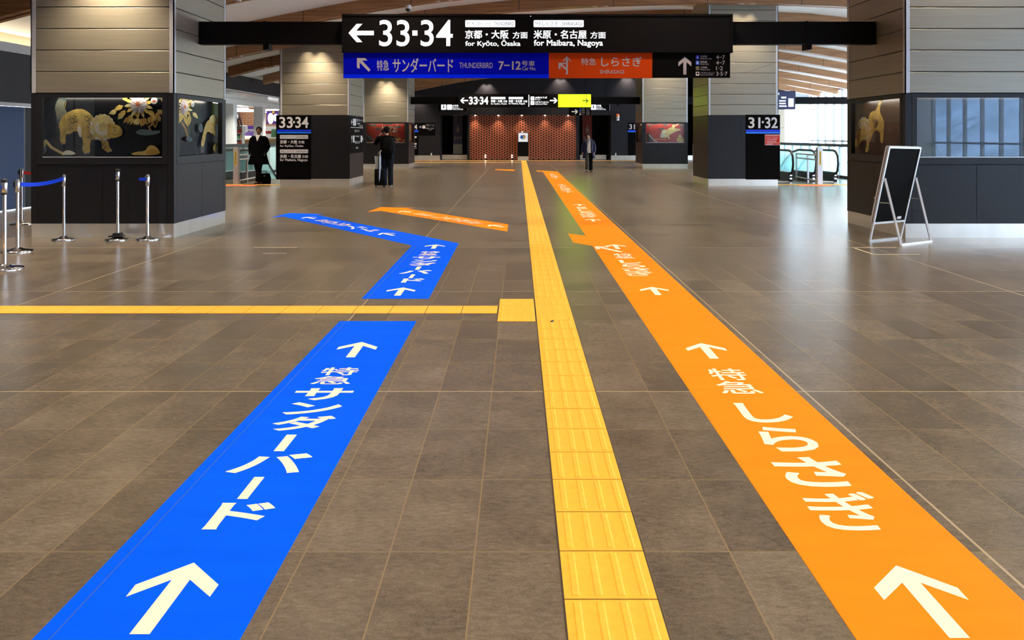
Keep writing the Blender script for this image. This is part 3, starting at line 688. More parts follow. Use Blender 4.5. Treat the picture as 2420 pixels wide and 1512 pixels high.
# ================================================================== LACQUER PAINTINGS IN THE DISPLAY CASES
class Art:
    """flat painted shapes on the backboard of a display case"""
    def __init__(self, plane, val, sgn=-1): self.p, self.val, self.sgn, self.n, self.mb = plane, val, sgn, 0, MB()
    def pt(self, px, py):
        o = self.val + self.sgn * (.0004 * self.n)
        if self.p == 'y': return at(px, py, self.val) * 1.0 + Vector((0, o - self.val, 0))
        y = YS(px, self.val); return Vector((o, y, PZ(py, y)))
    def back(self, m, px0, py0, px1, py1):
        self.mb.mat(m)
        if self.p == 'y': self.mb.poly([self.pt(px0, py0), self.pt(px1, py0), self.pt(px1, py1), self.pt(px0, py1)])
        else:
            ya, yc = YS(px0, self.val), YS(px1, self.val); self.mb.poly([(self.val, ya, 2.02), (self.val, yc, 2.02), (self.val, yc, 1.16), (self.val, ya, 1.16)])
        self.n += 1
    def poly(self, m, pts):
        self.mb.mat(m); self.n += 1
        # smooth the outline (Chaikin) so that it reads as a painted curve
        for _ in range(2):
            q = []
            for i in range(len(pts)):
                a, b = pts[i], pts[(i + 1) % len(pts)]
                q += [(a[0] * .75 + b[0] * .25, a[1] * .75 + b[1] * .25), (a[0] * .25 + b[0] * .75, a[1] * .25 + b[1] * .75)]
            pts = q
        self.mb.poly([self.pt(*p) for p in pts]); return self
    def disc(self, m, cx, cy, rx, ry=None, seg=14, a0=0):
        ry = ry or rx; self.mb.mat(m); self.n += 1
        self.mb.poly([self.pt(cx + rx * math.cos(2 * PI * k / seg + a0), cy + ry * math.sin(2 * PI * k / seg + a0)) for k in range(seg)])
    def leaf(self, m, cx, cy, l, w, ang):
        c, s = math.cos(ang), math.sin(ang); pts = []
        for t, h in ((0, 0), (.3, .5), (.6, .42), (1, 0), (.6, -.42), (.3, -.5)):
            x, y = t * l, h * w; pts.append((cx + x * c - y * s, cy + x * s + y * c))
        self.mb.mat(m); self.n += 1; self.mb.poly([self.pt(*p) for p in pts])
    def stroke(self, m, pts, w):
        for a, b in zip(pts, pts[1:]):
            d = Vector((b[0] - a[0], b[1] - a[1])); 
            if d.length < 1e-6: continue
            d.normalize(); p = Vector((-d.y, d.x)) * w / 2; self.mb.mat(m); self.n += 1
            self.mb.poly([self.pt(a[0] + p.x - d.x * w * .3, a[1] + p.y - d.y * w * .3), self.pt(a[0] - p.x - d.x * w * .3, a[1] - p.y - d.y * w * .3), self.pt(b[0] - p.x + d.x * w * .3, b[1] - p.y + d.y * w * .3), self.pt(b[0] + p.x + d.x * w * .3, b[1] + p.y + d.y * w * .3)])
    def mane(self, m1, m2, cx, cy, rx, ry, n=16, lobe=.28, line=None):
        for i in range(n):
            a = 2 * PI * i / n; self.disc(m1 if i % 2 else m2, cx + rx * math.cos(a), cy + ry * math.sin(a), rx * lobe, ry * lobe)
        self.disc(m1, cx, cy, rx, ry, 20)
        for i in range(n - 4):
            a = 2 * PI * i / (n - 4) + .2; self.disc(m2, cx + rx * .55 * math.cos(a), cy + ry * .55 * math.sin(a), rx * lobe * .8, ry * lobe * .8)
    def peony(self, cx, cy, r, sx=1.0):
        for i in range(14):
            a = 2 * PI * i / 14 + .3; self.leaf('gold' if i % 2 else 'gold2', cx + r * .8 * math.cos(a) * sx, cy + r * .8 * math.sin(a), r * .95, r * .42, a)
        for rr, n, m in ((1.0, 13, 'petal'), (.72, 10, 'petal'), (.42, 7, 'petal')):
            for i in range(n):
                a = 2 * PI * i / n + rr; x, y = cx + r * rr * .8 * math.cos(a) * sx, cy + r * rr * .8 * math.sin(a)
                self.disc('petal_r', x, y, r * .245 * sx, r * .245, 10); self.disc(m, x + r * .05 * math.cos(a) * sx, y + r * .05 * math.sin(a), r * .205 * sx, r * .205, 10)
        for i in range(6):
            a = 2 * PI * i / 6; self.disc('petal_r', cx + r * .18 * math.cos(a) * sx, cy + r * .18 * math.sin(a), r * .09 * sx, r * .09, 8)
        self.disc('gold3', cx, cy, r * .13 * sx, r * .13, 8)
    def scales(self, pts, r, m='ink'):
        for x, y in pts:
            self.disc(m, x, y, r, r * 1.05, 10); self.disc('gold', x, y - r * .15, r * .78, r * .78, 10)
def Z4(pts, ox=0, oy=0): return [(x / 4 + ox, y / 4 + oy) for x, y in pts]
def finish(art, root, ox, oy):
    art.mb.v = [(a + ox, b + oy, c) for a, b, c in art.mb.v]; return art.mb.build('painting', None, root)

# --- front left pillar, front case: walking lion and peonies on black
a = Art('y', Y1 + .158); a.back('lacq_black', 93, 218, 418, 374)
a.poly('rock', Z4([(540, 1170), (530, 1090), (515, 1010), (540, 940), (600, 915), (640, 940), (600, 970), (610, 1030), (640, 1060), (610, 1120), (590, 1180)]))
for i in range(7): a.stroke('gold2', Z4([(548 + i * 14, 1130 - i * 8), (528 + i * 14, 1020), (556 + i * 12, 935 + i * 4)]), .9)
a.poly('gold', Z4([(556, 1175), (590, 1095), (690, 1035), (780, 1025), (850, 1065), (890, 1120), (960, 1180), (960, 1320), (850, 1320), (770, 1300), (735, 1235), (690, 1245), (650, 1275), (610, 1240), (560, 1220)]))
a.poly('gold', Z4([(566, 1190), (640, 1200), (640, 1260), (618, 1290), (628, 1352), (596, 1366), (566, 1340), (572, 1270)]))
a.poly('gold', Z4([(770, 1270), (870, 1290), (850, 1390), (862, 1440), (800, 1450), (775, 1410), (790, 1350)]))
a.poly('gold', Z4([(955, 1330), (1025, 1320), (1035, 1390), (1068, 1424), (1020, 1442), (980, 1415), (965, 1370)]))
for x, y in ((800, 1446), (820, 1450), (842, 1446), (1020, 1438), (1040, 1430), (1058, 1424), (592, 1362), (612, 1358)): a.disc('petal', x / 4, y / 4, 1.3, 2.0, 8)
a.scales([(x / 4, y / 4) for x, y in ((820, 1090), (850, 1110), (872, 1140), (830, 1130), (856, 1160), (880, 1180), (700, 1110), (725, 1140), (690, 1150), (660, 1120), (720, 1090), (845, 1190), (870, 1205), (980, 1350), (1000, 1375), (985, 1395), (880, 1270), (860, 1290))], 4.2)
a.poly('cream_p', Z4([(735, 1210), (770, 1180), (782, 1260), (772, 1310), (750, 1270)]))
a.mane('gold2', 'cream_p', 980 / 4, 1205 / 4, 25, 26, 18, .24)
a.poly('gold2', Z4([(900, 1110), (960, 1085), (1030, 1100), (1080, 1150), (1030, 1190), (940, 1180)]))
a.poly('gold', Z4([(1030, 1190), (1080, 1170), (1140, 1185), (1172, 1235), (1170, 1275), (1120, 1300), (1050, 1310), (1025, 1260)]))
a.disc('gold3', 1045 / 4, 1190 / 4, 4.5, 5.5); a.disc('petal', 1095 / 4, 1228 / 4, 3.2, 2.4); a.disc('ink', 1097 / 4, 1229 / 4, 1.5, 1.7); a.stroke('ink', Z4([(1075, 1212), (1095, 1205), (1120, 1215)]), 1.0)
a.stroke('ink', Z4([(1165, 1258), (1130, 1275), (1090, 1272), (1065, 1262)]), 1.1); a.disc('gold3', 1158 / 4, 1225 / 4, 3, 2.4)
a.stroke('gold3', Z4([(1510, 1130), (1480, 1200), (1440, 1150), (1400, 1170), (1330, 1130), (1290, 1080), (1330, 1050)]), 4.0); a.stroke('gold3', Z4([(1470, 1160), (1420, 1200), (1450, 1260), (1480, 1240)]), 4.2)
for x, y, l, an in ((1180, 1000, 100, 2.7), (1210, 960, 90, 4.3), (1200, 1040, 110, 2.2), (1440, 930, 90, 4.9), (1500, 1040, 80, .6), (1260, 1080, 90, 1.9), (1500, 1090, 70, 1.1), (1420, 1040, 100, .9), (1120, 1050, 80, 2.8), (1540, 960, 70, 5.2)): a.leaf('gold' if l > 85 else 'gold2', x / 4, y / 4, l / 4, 12, an)
for k in range(26):
    an = random.uniform(.2, 2.9); a.leaf(random.choice(['gold', 'gold2', 'gold3']), (1330 + 190 * math.cos(an)) / 4, (1010 + 110 * math.sin(an)) / 4, random.uniform(12, 21), random.uniform(7, 11), an + random.uniform(-.6, .6))
a.peony(1330 / 4, 985 / 4, 20); a.disc('petal', 1484 / 4, 955 / 4, 8, 8); a.disc('petal_r', 1484 / 4, 958 / 4, 4, 3)
a.poly('rock', Z4([(1300, 1260), (1340, 1225), (1400, 1220), (1480, 1240), (1540, 1230), (1545, 1262), (1400, 1285)]))
a.poly('gold', Z4([(1240, 1465), (1320, 1430), (1400, 1430), (1430, 1375), (1480, 1370), (1530, 1410), (1545, 1465)]))
a.poly('gold3', Z4([(1400, 1440), (1470, 1400), (1530, 1430), (1500, 1462), (1420, 1462)]))
a.poly('rock', Z4([(395, 1330), (450, 1300), (480, 1390), (470, 1450), (410, 1455)])); a.stroke('gold2', Z4([(420, 1440), (470, 1330), (520, 1390), (570, 1420), (640, 1455)]), 6.5)
a.poly('cream_p', Z4([(600, 1460), (660, 1415), (730, 1430), (760, 1462)]))
finish(a, pl1, 0 - (XPL + 1.03), 0 - (Y1 + 1.03))
# --- front left pillar, right-hand case: peony and a bounding lion
a = Art('x', XPL + PW - .158, +1); a.back('lacq_black', 420, 218, 530, 374)
a.stroke('gold3', Z4([(1720, 1160), (1750, 1210), (1775, 1290), (1790, 1310)]), 3.4)
for x, y, l, an in ((1790, 1000, 80, 5.0), (1740, 1100, 110, 1.2), (1790, 1080, 110, 1.6), (1830, 960, 60, 5.2), (1720, 1090, 90, 2.0), (1820, 1060, 80, .9)): a.leaf('gold' if l > 85 else 'gold2', x / 4, y / 4, l / 4, 9, an)
a.peony(1730 / 4, 1010 / 4, 17, .55); a.disc('petal', 1800 / 4, 985 / 4, 3.6, 6.5); a.disc('rock', 1800 / 4, 990 / 4, 2, 4)
a.poly('gold', Z4([(1925, 1150), (1980, 1120), (2045, 1110), (2040, 1160), (2010, 1190), (2015, 1240), (1985, 1270), (1950, 1240), (1925, 1260), (1920, 1330), (1895, 1395), (1875, 1370), (1890, 1290)]))
a.poly('gold2', Z4([(1960, 1110), (1990, 1080), (2030, 1095), (2020, 1140), (1985, 1165), (1955, 1150)])); a.poly('gold', Z4([(1985, 1220), (2020, 1225), (2020, 1275), (1998, 1285)])); a.disc('ink', 2020 / 4, 1110 / 4, 1.2, 1.5)
a.poly('rock', Z4([(1720, 1320), (1760, 1280), (1800, 1310), (1790, 1345)])); a.poly('gold', Z4([(2000, 1440), (1990, 1380), (2030, 1335), (2065, 1350), (2070, 1430)])); a.poly('cream_p', Z4([(2010, 1440), (2015, 1390), (2040, 1370), (2045, 1435)])); a.poly('rock', Z4([(1860, 1250), (1850, 1190), (1880, 1160), (1895, 1200), (1890, 1255)]))
finish(a, pl1, 0 - (XPL + 1.03), 0 - (Y1 + 1.03))
# --- front right pillar, left-hand case: lion climbing down on brown lacquer
a = Art('x', XPR + .158, -1); a.back('lacq_brown', 2002, 218, 2130, 376); OX = 1600
a.stroke('gold2', Z4([(1935, 940), (1915, 985), (1900, 1040)], OX), 6)
a.poly('gold', Z4([(1880, 1050), (1905, 980), (1925, 990), (1915, 1060), (1945, 1110), (1960, 1160), (1955, 1230), (1950, 1330), (1940, 1360), (1920, 1340), (1925, 1260), (1880, 1220), (1840, 1290), (1815, 1360), (1812, 1430), (1785, 1445), (1778, 1420), (1795, 1370), (1785, 1290), (1800, 1200), (1810, 1100), (1840, 1050)], OX))
a.mane('gold2', 'cream_p', 1600 + 1770 / 4, 1215 / 4, 13, 22, 14, .26)
a.poly('gold', Z4([(1700, 1250), (1740, 1210), (1800, 1230), (1790, 1300), (1740, 1330), (1705, 1300)], OX)); a.poly('gold', Z4([(1700, 1300), (1760, 1310), (1740, 1370), (1690, 1400), (1665, 1370)], OX)); a.disc('ink', 1600 + 1738 / 4, 1222 / 4, 1.8, 1.6); a.stroke('ink', Z4([(1705, 1275), (1740, 1280)], OX), 1.1)
for x, y in ((1870, 1140), (1885, 1165), (1875, 1190), (1895, 1140)): a.disc('ink', 1600 + x / 4, y / 4, 3, 4, 9); a.disc('gold3', 1600 + x / 4, y / 4 - .4, 2.2, 3, 9)
finish(a, pr1, 0 - (XPR + 1.03), 0 - (Y1 + 1.03))
# --- front right pillar, front case: dim black board with a painted rock
a = Art('y', Y1 + .158); a.back('lacq_black', 2133, 218, 2454, 374)
a.poly('rock', [(2166, 370), (2166, 345), (2180, 332), (2205, 340), (2226, 360), (2230, 372)])
finish(a, pr1, 0 - (XPR + 1.03), 0 - (Y1 + 1.03))
# --- far pillars: red lacquer
a = Art('y', Y3 + .158); a.back('lacq_red', 862, 285, 964, 338)
for x, y, w in ((880, 296, 12), (915, 292, 14), (940, 300, 9), (893, 304, 8)): a.poly('cloud_d', [(x - w, y), (x - w / 2, y - 3), (x, y - 1), (x + w / 2, y - 4), (x + w, y), (x + w / 2, y + 3), (x - w / 2, y + 2)])
a.poly('ink', [(860, 322), (868, 315), (876, 322), (884, 334), (862, 336)]); a.stroke('rock', [(866, 318), (878, 328), (892, 335)], 3)
for k in range(22):
    t = random.random(); a.leaf(random.choice(['rock', 'gold2', 'cloud_d', 'cream_p']), 918 + 14 * math.sin(k * 2.1) + 8 * t, 298 + 14 * t, random.uniform(5, 9), random.uniform(2, 3.5), random.uniform(-.8, 3.6))
a.stroke('gold3', [(930, 336), (926, 320), (922, 308), (928, 297)], 1.6)
for k in range(12): a.leaf(random.choice(['gold', 'gold2', 'gold3']), 930 + 2.2 * k * random.random() + k, 326 + 8 * random.random(), random.uniform(4, 8), 2.6, random.uniform(2.6, 5.6))
for x in (903, 935, 938): a.stroke('petal', [(x, 288), (x + 1, 300), (x, 312)], .5)
finish(a, pl3, 0 - (XPL + 1.03), 0 - (Y3 + 1.03))
a = Art('x', XPL + PW - .158, +1); a.back('lacq_red', 963, 285, 975, 338)
a.poly('gold2', [(969, 292), (971.5, 300), (970, 318), (972, 332), (967.5, 334), (968, 312)]); finish(a, pl3, 0 - (XPL + 1.03), 0 - (Y3 + 1.03))
a = Art('y', Y3 + .158); a.back('lacq_red', 1519, 285, 1621, 338)
for x, y, w in ((1545, 292, 10), (1563, 305, 9), (1572, 295, 7), (1605, 292, 14), (1535, 297, 5), (1612, 298, 8), (1590, 291, 8)): a.poly('cloud_d', [(x - w, y), (x - w / 2, y - 3), (x, y - 1), (x + w / 2, y - 4), (x + w, y), (x + w / 2, y + 3), (x - w / 2, y + 2)])
a.poly('ink', [(1527, 318), (1533, 313), (1540, 320), (1548, 332), (1530, 336)]); a.stroke('petal', [(1534, 318), (1544, 330), (1553, 335)], 2); a.poly('ink', [(1527, 336), (1530, 328), (1538, 332), (1546, 337)])
a.mane('gold2', 'cream_p', 1571, 316, 7, 8, 12, .3); a.poly('gold2', [(1572, 316), (1578, 304), (1588, 300), (1597, 304), (1608, 304), (1609, 308), (1598, 310), (1588, 316), (1580, 320), (1584, 328), (1581, 330), (1576, 322)]); a.poly('gold2', [(1586, 302), (1590, 294), (1596, 296), (1594, 304)]); a.poly('petal', [(1559, 320), (1564, 316), (1568, 322), (1562, 327)]); a.disc('ink', 1565, 316, .9)
a.poly('gold', [(1597, 336), (1602, 322), (1607, 315), (1612, 324), (1618, 330), (1620, 336)]); a.stroke('gold2', [(1596, 298), (1600, 294), (1606, 291)], 1.8); a.stroke('gold', [(1546, 328), (1560, 329), (1574, 330)], 1.2)
finish(a, pr3, 0 - (XPR + 1.03), 0 - (Y3 + 1.03))
a = Art('x', XPR + .158, -1); a.back('lacq_brown', 1505, 285, 1518, 338); a.poly('gold3', [(1510, 300), (1513, 305), (1512, 330), (1508, 320)]); finish(a, pr3, 0 - (XPR + 1.03), 0 - (Y3 + 1.03))

# ================================================================== SIGNS
SARROW = [(1, 0), (.68, .36), (.45, .36), (.70, .088), (0, .088), (0, -.088), (.70, -.088), (.45, -.36), (.68, -.36)]
def sarrow(mb, y, cx, cy, size, ang):
    """arrow centred at a pixel of the plane y, size in photo pixels, ang anticlockwise from the right"""
    c, s = math.cos(ang), math.sin(ang)
    mb.poly([at(cx + ((u - .5) * c - w * s) * size, cy - ((u - .5) * s + w * c) * size, y) for u, w in SARROW])

# ---- main overhead sign on its crossbar
YC = 12.56; YS1 = 12.36
o = MB(); o.box(PX(473, 12.62), PX(2067, 12.62), YC, YC + .16, PZ(104, YC), PZ(51, YC)); o.box(PX(473, 12.62), PX(2067, 12.62), YC - .002, YC + .162, PZ(104.5, YC), PZ(103.5, YC))
xb_ = tag(o.build('sign_crossbar', 'black'), 'long black crossbar between the two front pillars, carrying the large overhead sign', 'crossbar')
for px in (629, 1911):
    b = MB(); b.box(PX(px - 7, YC), PX(px - 1.5, YC), YC - .012, YC + .17, PZ(118, YC), PZ(50, YC)); b.box(PX(px + 1.5, YC), PX(px + 7, YC), YC - .012, YC + .17, PZ(116.5, YC), PZ(103, YC)); k_ = b.build('hanger_bracket', 'black', xb_)
    b = MB(); c = at(px, 119, YC + .06); b.tube([c + Vector((.014 * math.cos(t), 0, .018 * math.sin(t))) for t in [2 * PI * i / 12 for i in range(13)]], .004, 6); b.build('hook_ring', 'steel', k_)
b = MB(); b.tube([at(1910, 122, YC + .06), at(1880, 133, YC - 2), at(1760, 172, YS1 + .05), at(1726, 174, YS1 + .05)], .0015, 5); tag(b.build('wire', 'black'), 'thin wire from the right bracket of the crossbar to the large overhead sign', 'wire')
sg = empty('overhead_sign', ((PX(808, YS1) + PX(1732, YS1)) / 2, YS1 + .1, PZ(184, YS1)), 0, 'large black overhead direction sign for platforms 33·34 with blue and orange lower panels', 'sign')
SO = -sg.location
def sp(mb, name, m=None):
    mb.v = [(a + SO.x, b_ + SO.y, c + SO.z) for a, b_, c in mb.v]; return mb.build(name, m, sg)
b = MB(); b.box(PX(808, YS1), PX(1732, YS1), YS1 + .004, YS1 + .196, PZ(124, YS1), PZ(33, YS1)); sp(b, 'housing', 'black')
b = MB()
for q in ((808, 33, 1732, 37.5), (808, 119.5, 1732, 124), (808, 33, 813, 124), (1727, 33, 1732, 124)): rpx(b, YS1 - .012, *q, t=.02)
sp(b, 'rim', 'black')
Yt = YS1 - .001
b = MB(); sarrow(b, Yt, 853.5, 78, 60, PI); sp(b, 'arrow', 'lit')
b = MB()
tpx(b, '33', Yt, 896, 47, 968, 109.5, .008); rpx(b, Yt, 974.5, 72, 986.5, 84); tpx(b, '34', Yt, 994, 47, 1070, 109.5, .008)
sp(b, 'platform_numbers', 'lit')
for x0, x1 in ((1099.5, 1217.5), (1261, 1379.5)):
    b = MB(); rrect(b, Yt, x0, 47.5, x1, 64, 2.5); sp(b, 'name_capsule', 'lit')
Yq = Yt - .003
b = MB()
tpx(b, '特急', Yq, 1103, 51.5, 1112, 60, .0); tpx(b, 'サンダーバード', Yq, 1115, 51, 1160, 61, .0); tpx(b, 'THUNDERBIRD', Yq, 1168, 51.5, 1214, 60.5, 0)
tpx(b, '特急', Yq, 1264.5, 51.5, 1278.5, 60, .0); tpx(b, 'しらさぎ', Yq, 1281, 51, 1319, 61, .0); tpx(b, 'SHIRASAGI', Yq, 1328, 52, 1375, 60.5, 0)
sp(b, 'capsule_lettering', 'cap_text')
b = MB()
tpx(b, '京都・大阪', Yt, 1099, 71, 1202, 91.5, .024); tpx(b, '方面', Yt, 1211.5, 75, 1247, 91, .02); tpx(b, '米原・名古屋', Yt, 1261, 71, 1386.5, 91.5, .024); tpx(b, '方面', Yt, 1395, 75, 1431.5, 91, .02)
sp(b, 'destination_lettering', 'lit')
b = MB(); tpx(b, 'for Kyōto, Ōsaka', Yt, 1099.5, 93.5, 1230, 112, .022); tpx(b, 'for Maibara, Nagoya', Yt, 1261.5, 94, 1425, 112.5, .022); sp(b, 'romanised_lettering', 'lit')
b = MB(); b.add([at(1254 + .9 * math.cos(t), 38.3 + .9 * math.sin(t), YS1 - .013) for t in (0, 1, 2, 3, 4, 5)], [(0, 1, 2, 3, 4, 5)]); sp(b, 'indicator', 'led')
Yl = YS1 + .03
b = MB(); rpx(b, Yl, 811.5, 124, 1297, 175, .03); sp(b, 'blue_panel', 'sign_blue')
b = MB(); rpx(b, Yl, 811.5, 174, 1297, 184.5, .03); sp(b, 'blue_stripe', 'sign_blue2')
b = MB(); rpx(b, Yl, 1297, 124, 1541.5, 184.5, .03); sp(b, 'orange_panel', 'sign_orange')
b = MB(); rpx(b, Yl, 1541.5, 124, 1725.5, 183.8, .03); sp(b, 'black_panel', 'black_p')
Yp = Yl - .002
b = MB(); b.poly([at(x / 4 + 800, y / 4, Yp) for x, y in ((174, 548), (252, 548), (274, 572), (222, 572), (302, 658), (286, 678), (200, 590), (200, 650), (174, 640))]); sp(b, 'arrow', 'print_grey')
b = MB()
tpx(b, '特急', Yp, 890.5, 142, 919, 167, .012); tpx(b, 'サンダーバード', Yp, 928, 137.5, 1071, 171.5, .012)
tpx(b, 'THUNDERBIRD', Yp, 1085.5, 148, 1164.5, 161, .004); tpx(b, '7−12', Yp, 1178, 144.5, 1231, 165, .03); tpx(b, '号車', Yp, 1233, 143.5, 1264, 156.5, .012); tpx(b, 'Car No.', Yp, 1234, 157.5, 1267, 166, .012)
sp(b, 'blue_panel_lettering', 'print_grey')
b = MB()
b.poly([at(x / 4 + 1200, y / 4, Yp) for x, y in ((558, 530), (596, 572), (596, 584), (568, 556), (568, 703), (550, 703), (550, 690), (552, 664), (498, 620), (498, 655), (480, 648), (480, 593), (540, 593), (552, 606), (512, 606), (550, 640), (550, 556), (522, 584), (522, 572))])
sp(b, 'arrow', 'print_grey')
b = MB(); tpx(b, '特急', Yp, 1373.5, 137, 1408.5, 154, .012); tpx(b, 'しらさぎ', Yp, 1420.5, 134, 1517, 157, .018); tpx(b, 'SHIRASAGI', Yp, 1417.5, 165, 1474.5, 174, .006); sp(b, 'orange_panel_lettering', 'print_grey')
b = MB(); sarrow(b, Yp, 1618.5, 155, 42.5, PI / 2); sp(b, 'arrow', 'print_grey')
b = MB()
for i, t in enumerate(('4−7', '4−7', '1·2', '3·5·7')): tpx(b, t, Yp, 1692.5, 130.5 + 13 * i, (1713, 1713, 1708.5, 1719)[i], 140 + 13 * i, .01)
for i, (t, e, w1, w2) in enumerate((('北陸線', 'Hokuriku Line', 16, 27), ('湖西線', 'Kosei Line', 16, 20), ('小浜線', 'Obama Line', 16, 23), ('ハピラインふくい', 'Hapi-Line Fukui', 33, 30))):
    tpx(b, t, Yp, 1655, 131 + 13 * i, 1655 + w1, 135.5 + 13 * i, .01); tpx(b, e, Yp, 1655, 136.3 + 13 * i, 1655 + w2, 140 + 13 * i, 0)
sp(b, 'line_lettering', 'print_grey')
for i, m in enumerate(('sq_blue', 'sq_light', 'sq_tan', 'print_white')):
    b = MB(); rpx(b, Yp, 1644.5, 130.7 + 13 * i, 1652.5, 139.7 + 13 * i, .002); sp(b, 'line_symbol', m)
b = MB(); tpx(b, 'A', Yp - .002, 1646.3, 132.3, 1650.7, 138.2, .01); tpx(b, 'B', Yp - .002, 1646.7, 145.3, 1650.5, 151.2, .01); sp(b, 'symbol_letters', 'print_white')
b = MB(); rpx(b, Yp - .002, 1646.3, 171.2, 1650.7, 175.8, .001); sp(b, 'train_symbol', 'black_p')

# ---- second overhead sign, between the farthest pillars
YD = 37.2; YS2 = 36.95
o = MB(); o.box(PX(969, YD), PX(1512, YD), YD, YD + .16, PZ(246, YD), PZ(229, YD)); xb2 = tag(o.build('sign_crossbar', 'black'), 'black crossbar between the two farthest pillars, carrying the smaller overhead sign', 'crossbar')
b = MB(); b.box(PX(1458.5, YD), PX(1462, YD), YD - .02, YD + .18, PZ(250.5, YD), PZ(228.5, YD)); b.build('hanger_bracket', 'black', xb2)
o = MB(); o.box(XPR + PW, XR - .02, YD, YD + .16, PZ(246, YD), PZ(229, YD)); tag(o.build('sign_crossbar', 'black'), 'dark crossbar right of the farthest right pillar, running in front of the windows', 'crossbar')
sg2 = empty('overhead_sign', ((PX(1084, YS2) + PX(1397, YS2)) / 2, YS2 + .1, PZ(254, YS2)), 0, 'far overhead sign with white 33·34 lettering and a yellow West Exit panel', 'sign')
SO2 = -sg2.location
def sp2(mb, name, m=None):
    mb.v = [(a + SO2.x, b_ + SO2.y, c + SO2.z) for a, b_, c in mb.v]; return mb.build(name, m, sg2)
b = MB(); rpx(b, YS2, 1083, 222, 1397.5, 254.5, .22); sp2(b, 'housing', 'black')
b = MB(); rpx(b, YS2 - .008, 1319.2, 223, 1396.3, 253, .006); sp2(b, 'yellow_panel', 'lit_yellow')
Y = YS2 - .006
b = MB(); sarrow(b, Y, 1097, 237.5, 18.5, PI); sarrow(b, Y, 1308.5, 237.5, 18, 0); sp2(b, 'arrow', 'lit')
b = MB(); tpx(b, '33', Y, 1108, 228.5, 1129, 247, .03); rpx(b, Y, 1130.2, 235.5, 1133, 239, .002); tpx(b, '34', Y, 1134, 228.5, 1154, 247, .03); sp2(b, 'platform_numbers', 'lit')
for x in (1160, 1202): b = MB(); rpx(b, Y, x, 229, x + 34.5, 234.5, .002); sp2(b, 'name_capsule', 'lit')
b = MB()
tpx(b, '京都・大阪', Y, 1160, 236, 1187, 242, .03); tpx(b, '方面', Y, 1189, 236.8, 1198.5, 242, .02); tpx(b, 'for Kyōto, Ōsaka', Y, 1160, 242.8, 1198, 247.6, .02)
tpx(b, '米原・名古屋', Y, 1202, 236, 1234, 242, .03); tpx(b, '方面', Y, 1236.5, 236.8, 1246, 242, .02); tpx(b, 'for Maibara, Nagoya', Y, 1202, 242.8, 1241, 247.6, .02)
tpx(b, 'JR線のりば', Y, 1264.5, 228.2, 1293, 233.5, .03); tpx(b, 'JR Line', Y, 1264.5, 234.2, 1277, 237, .02); tpx(b, 'ハピラインふくい', Y, 1264.5, 238.7, 1296.5, 244, .03); tpx(b, 'Hapi-Line Fukui', Y, 1264.5, 244.6, 1293, 248, .02)
sp2(b, 'destination_lettering', 'lit')
b = MB(); rpx(b, Y, 1248.8, 224, 1250.8, 252.3, .002); sp2(b, 'divider', 'lit')
for y in (228, 238.6):
    b = MB(); rrect(b, Y, 1253.8, y, 1262.8, y + 9.2, 1.2, .002); s_ = sp2(b, 'train_symbol', 'lit')
    b = MB(); b.poly([at(px, py, Y - .003) for px, py in ((1256.6, y + 4.2), (1260, y + 4.2), (1258.3, y + 6.2))]); sp2(b, 'symbol_mark', 'black_p')
b = MB(); sarrow(b, YS2 - .010, 1383.5, 237.8, 15, 0)
for px in (): pass
sp2(b, 'exit_arrow', 'dark_green')
b = MB(); tpx(b, '西', YS2 - .010, 1324, 231, 1332, 238, .02); tpx(b, '口', YS2 - .010, 1337, 231.3, 1344.5, 238, .02); tpx(b, 'West Exit', YS2 - .010, 1324, 240.2, 1351, 245.8, .015); tpx(b, '西出口', YS2 - .010, 1355, 241, 1371, 245, .0); sp2(b, 'exit_lettering', 'yg_print')
b = MB(); rpx(b, YS2 + .02, 1344.2, 254.5, 1396.3, 272.8, .04); sp2(b, 'lower_panel', 'black_p')
Y = YS2 + .018
b = MB(); sarrow(b, Y, 1358.5, 263.7, 15, 0); sp2(b, 'arrow', 'print_white')
b = MB()
for i, t in enumerate(('4−7', '4−7', '1·2', '3·5·7')): tpx(b, t, Y, 1386, 255.6 + 4.3 * i, 1393, 258.8 + 4.3 * i, .01); tpx(b, ('北陸線', '湖西線', '小浜線', 'ハピライン')[i], Y, 1373.5, 255.8 + 4.3 * i, 1382, 258.4 + 4.3 * i, 0)
sp2(b, 'line_lettering', 'print_grey')
for i, m in enumerate(('sq_blue', 'sq_light', 'sq_tan', 'print_white')): b = MB(); rpx(b, Y, 1369.6, 255.6 + 4.3 * i, 1372.3, 258.6 + 4.3 * i, .002); sp2(b, 'line_symbol', m)

# ---- sign panels on the second pillars (parts of nothing: screwed on, liftable)
def wall_sign(y, x0, y0, x1, y1, label, t=.012):
    r = empty('platform_sign', ((PX(x0, y) + PX(x1, y)) / 2, y, PZ(y1, y)), 0, label, 'sign'); off = -r.location
    def put(mb, name, m=None):
        mb.v = [(a + off.x, b_ + off.y, c + off.z) for a, b_, c in mb.v]; return mb.build(name, m, r)
    b = MB(); rpx(b, y - t, x0, y0, x1, y1, t); put(b, 'panel', 'black_p'); return put, y - t - .002
put, Y = wall_sign(Y2, 652.5, 272, 735, 424, 'black platform sign panel reading 33·34 on the second left pillar')
b = MB(); tpx(b, '33', Y, 660, 276, 692, 302.5, .02); rpx(b, Y, 692.5, 286, 697, 291, .002); tpx(b, '34', Y, 698, 276, 729, 302.5, .02); put(b, 'platform_numbers', 'print_white')
b = MB(); rpx(b, Y, 654.5, 306.3, 735, 310.2, .002); put(b, 'blue_stripe', 'stripe_blue'); b = MB(); rpx(b, Y, 654.5, 311.3, 735, 315.2, .002); put(b, 'light_blue_stripe', 'stripe_light')
for y in (319, 353): b = MB(); rrect(b, Y, 661.5, y, 728, y + 9, 1.2, .002); put(b, 'name_capsule', 'print_white')
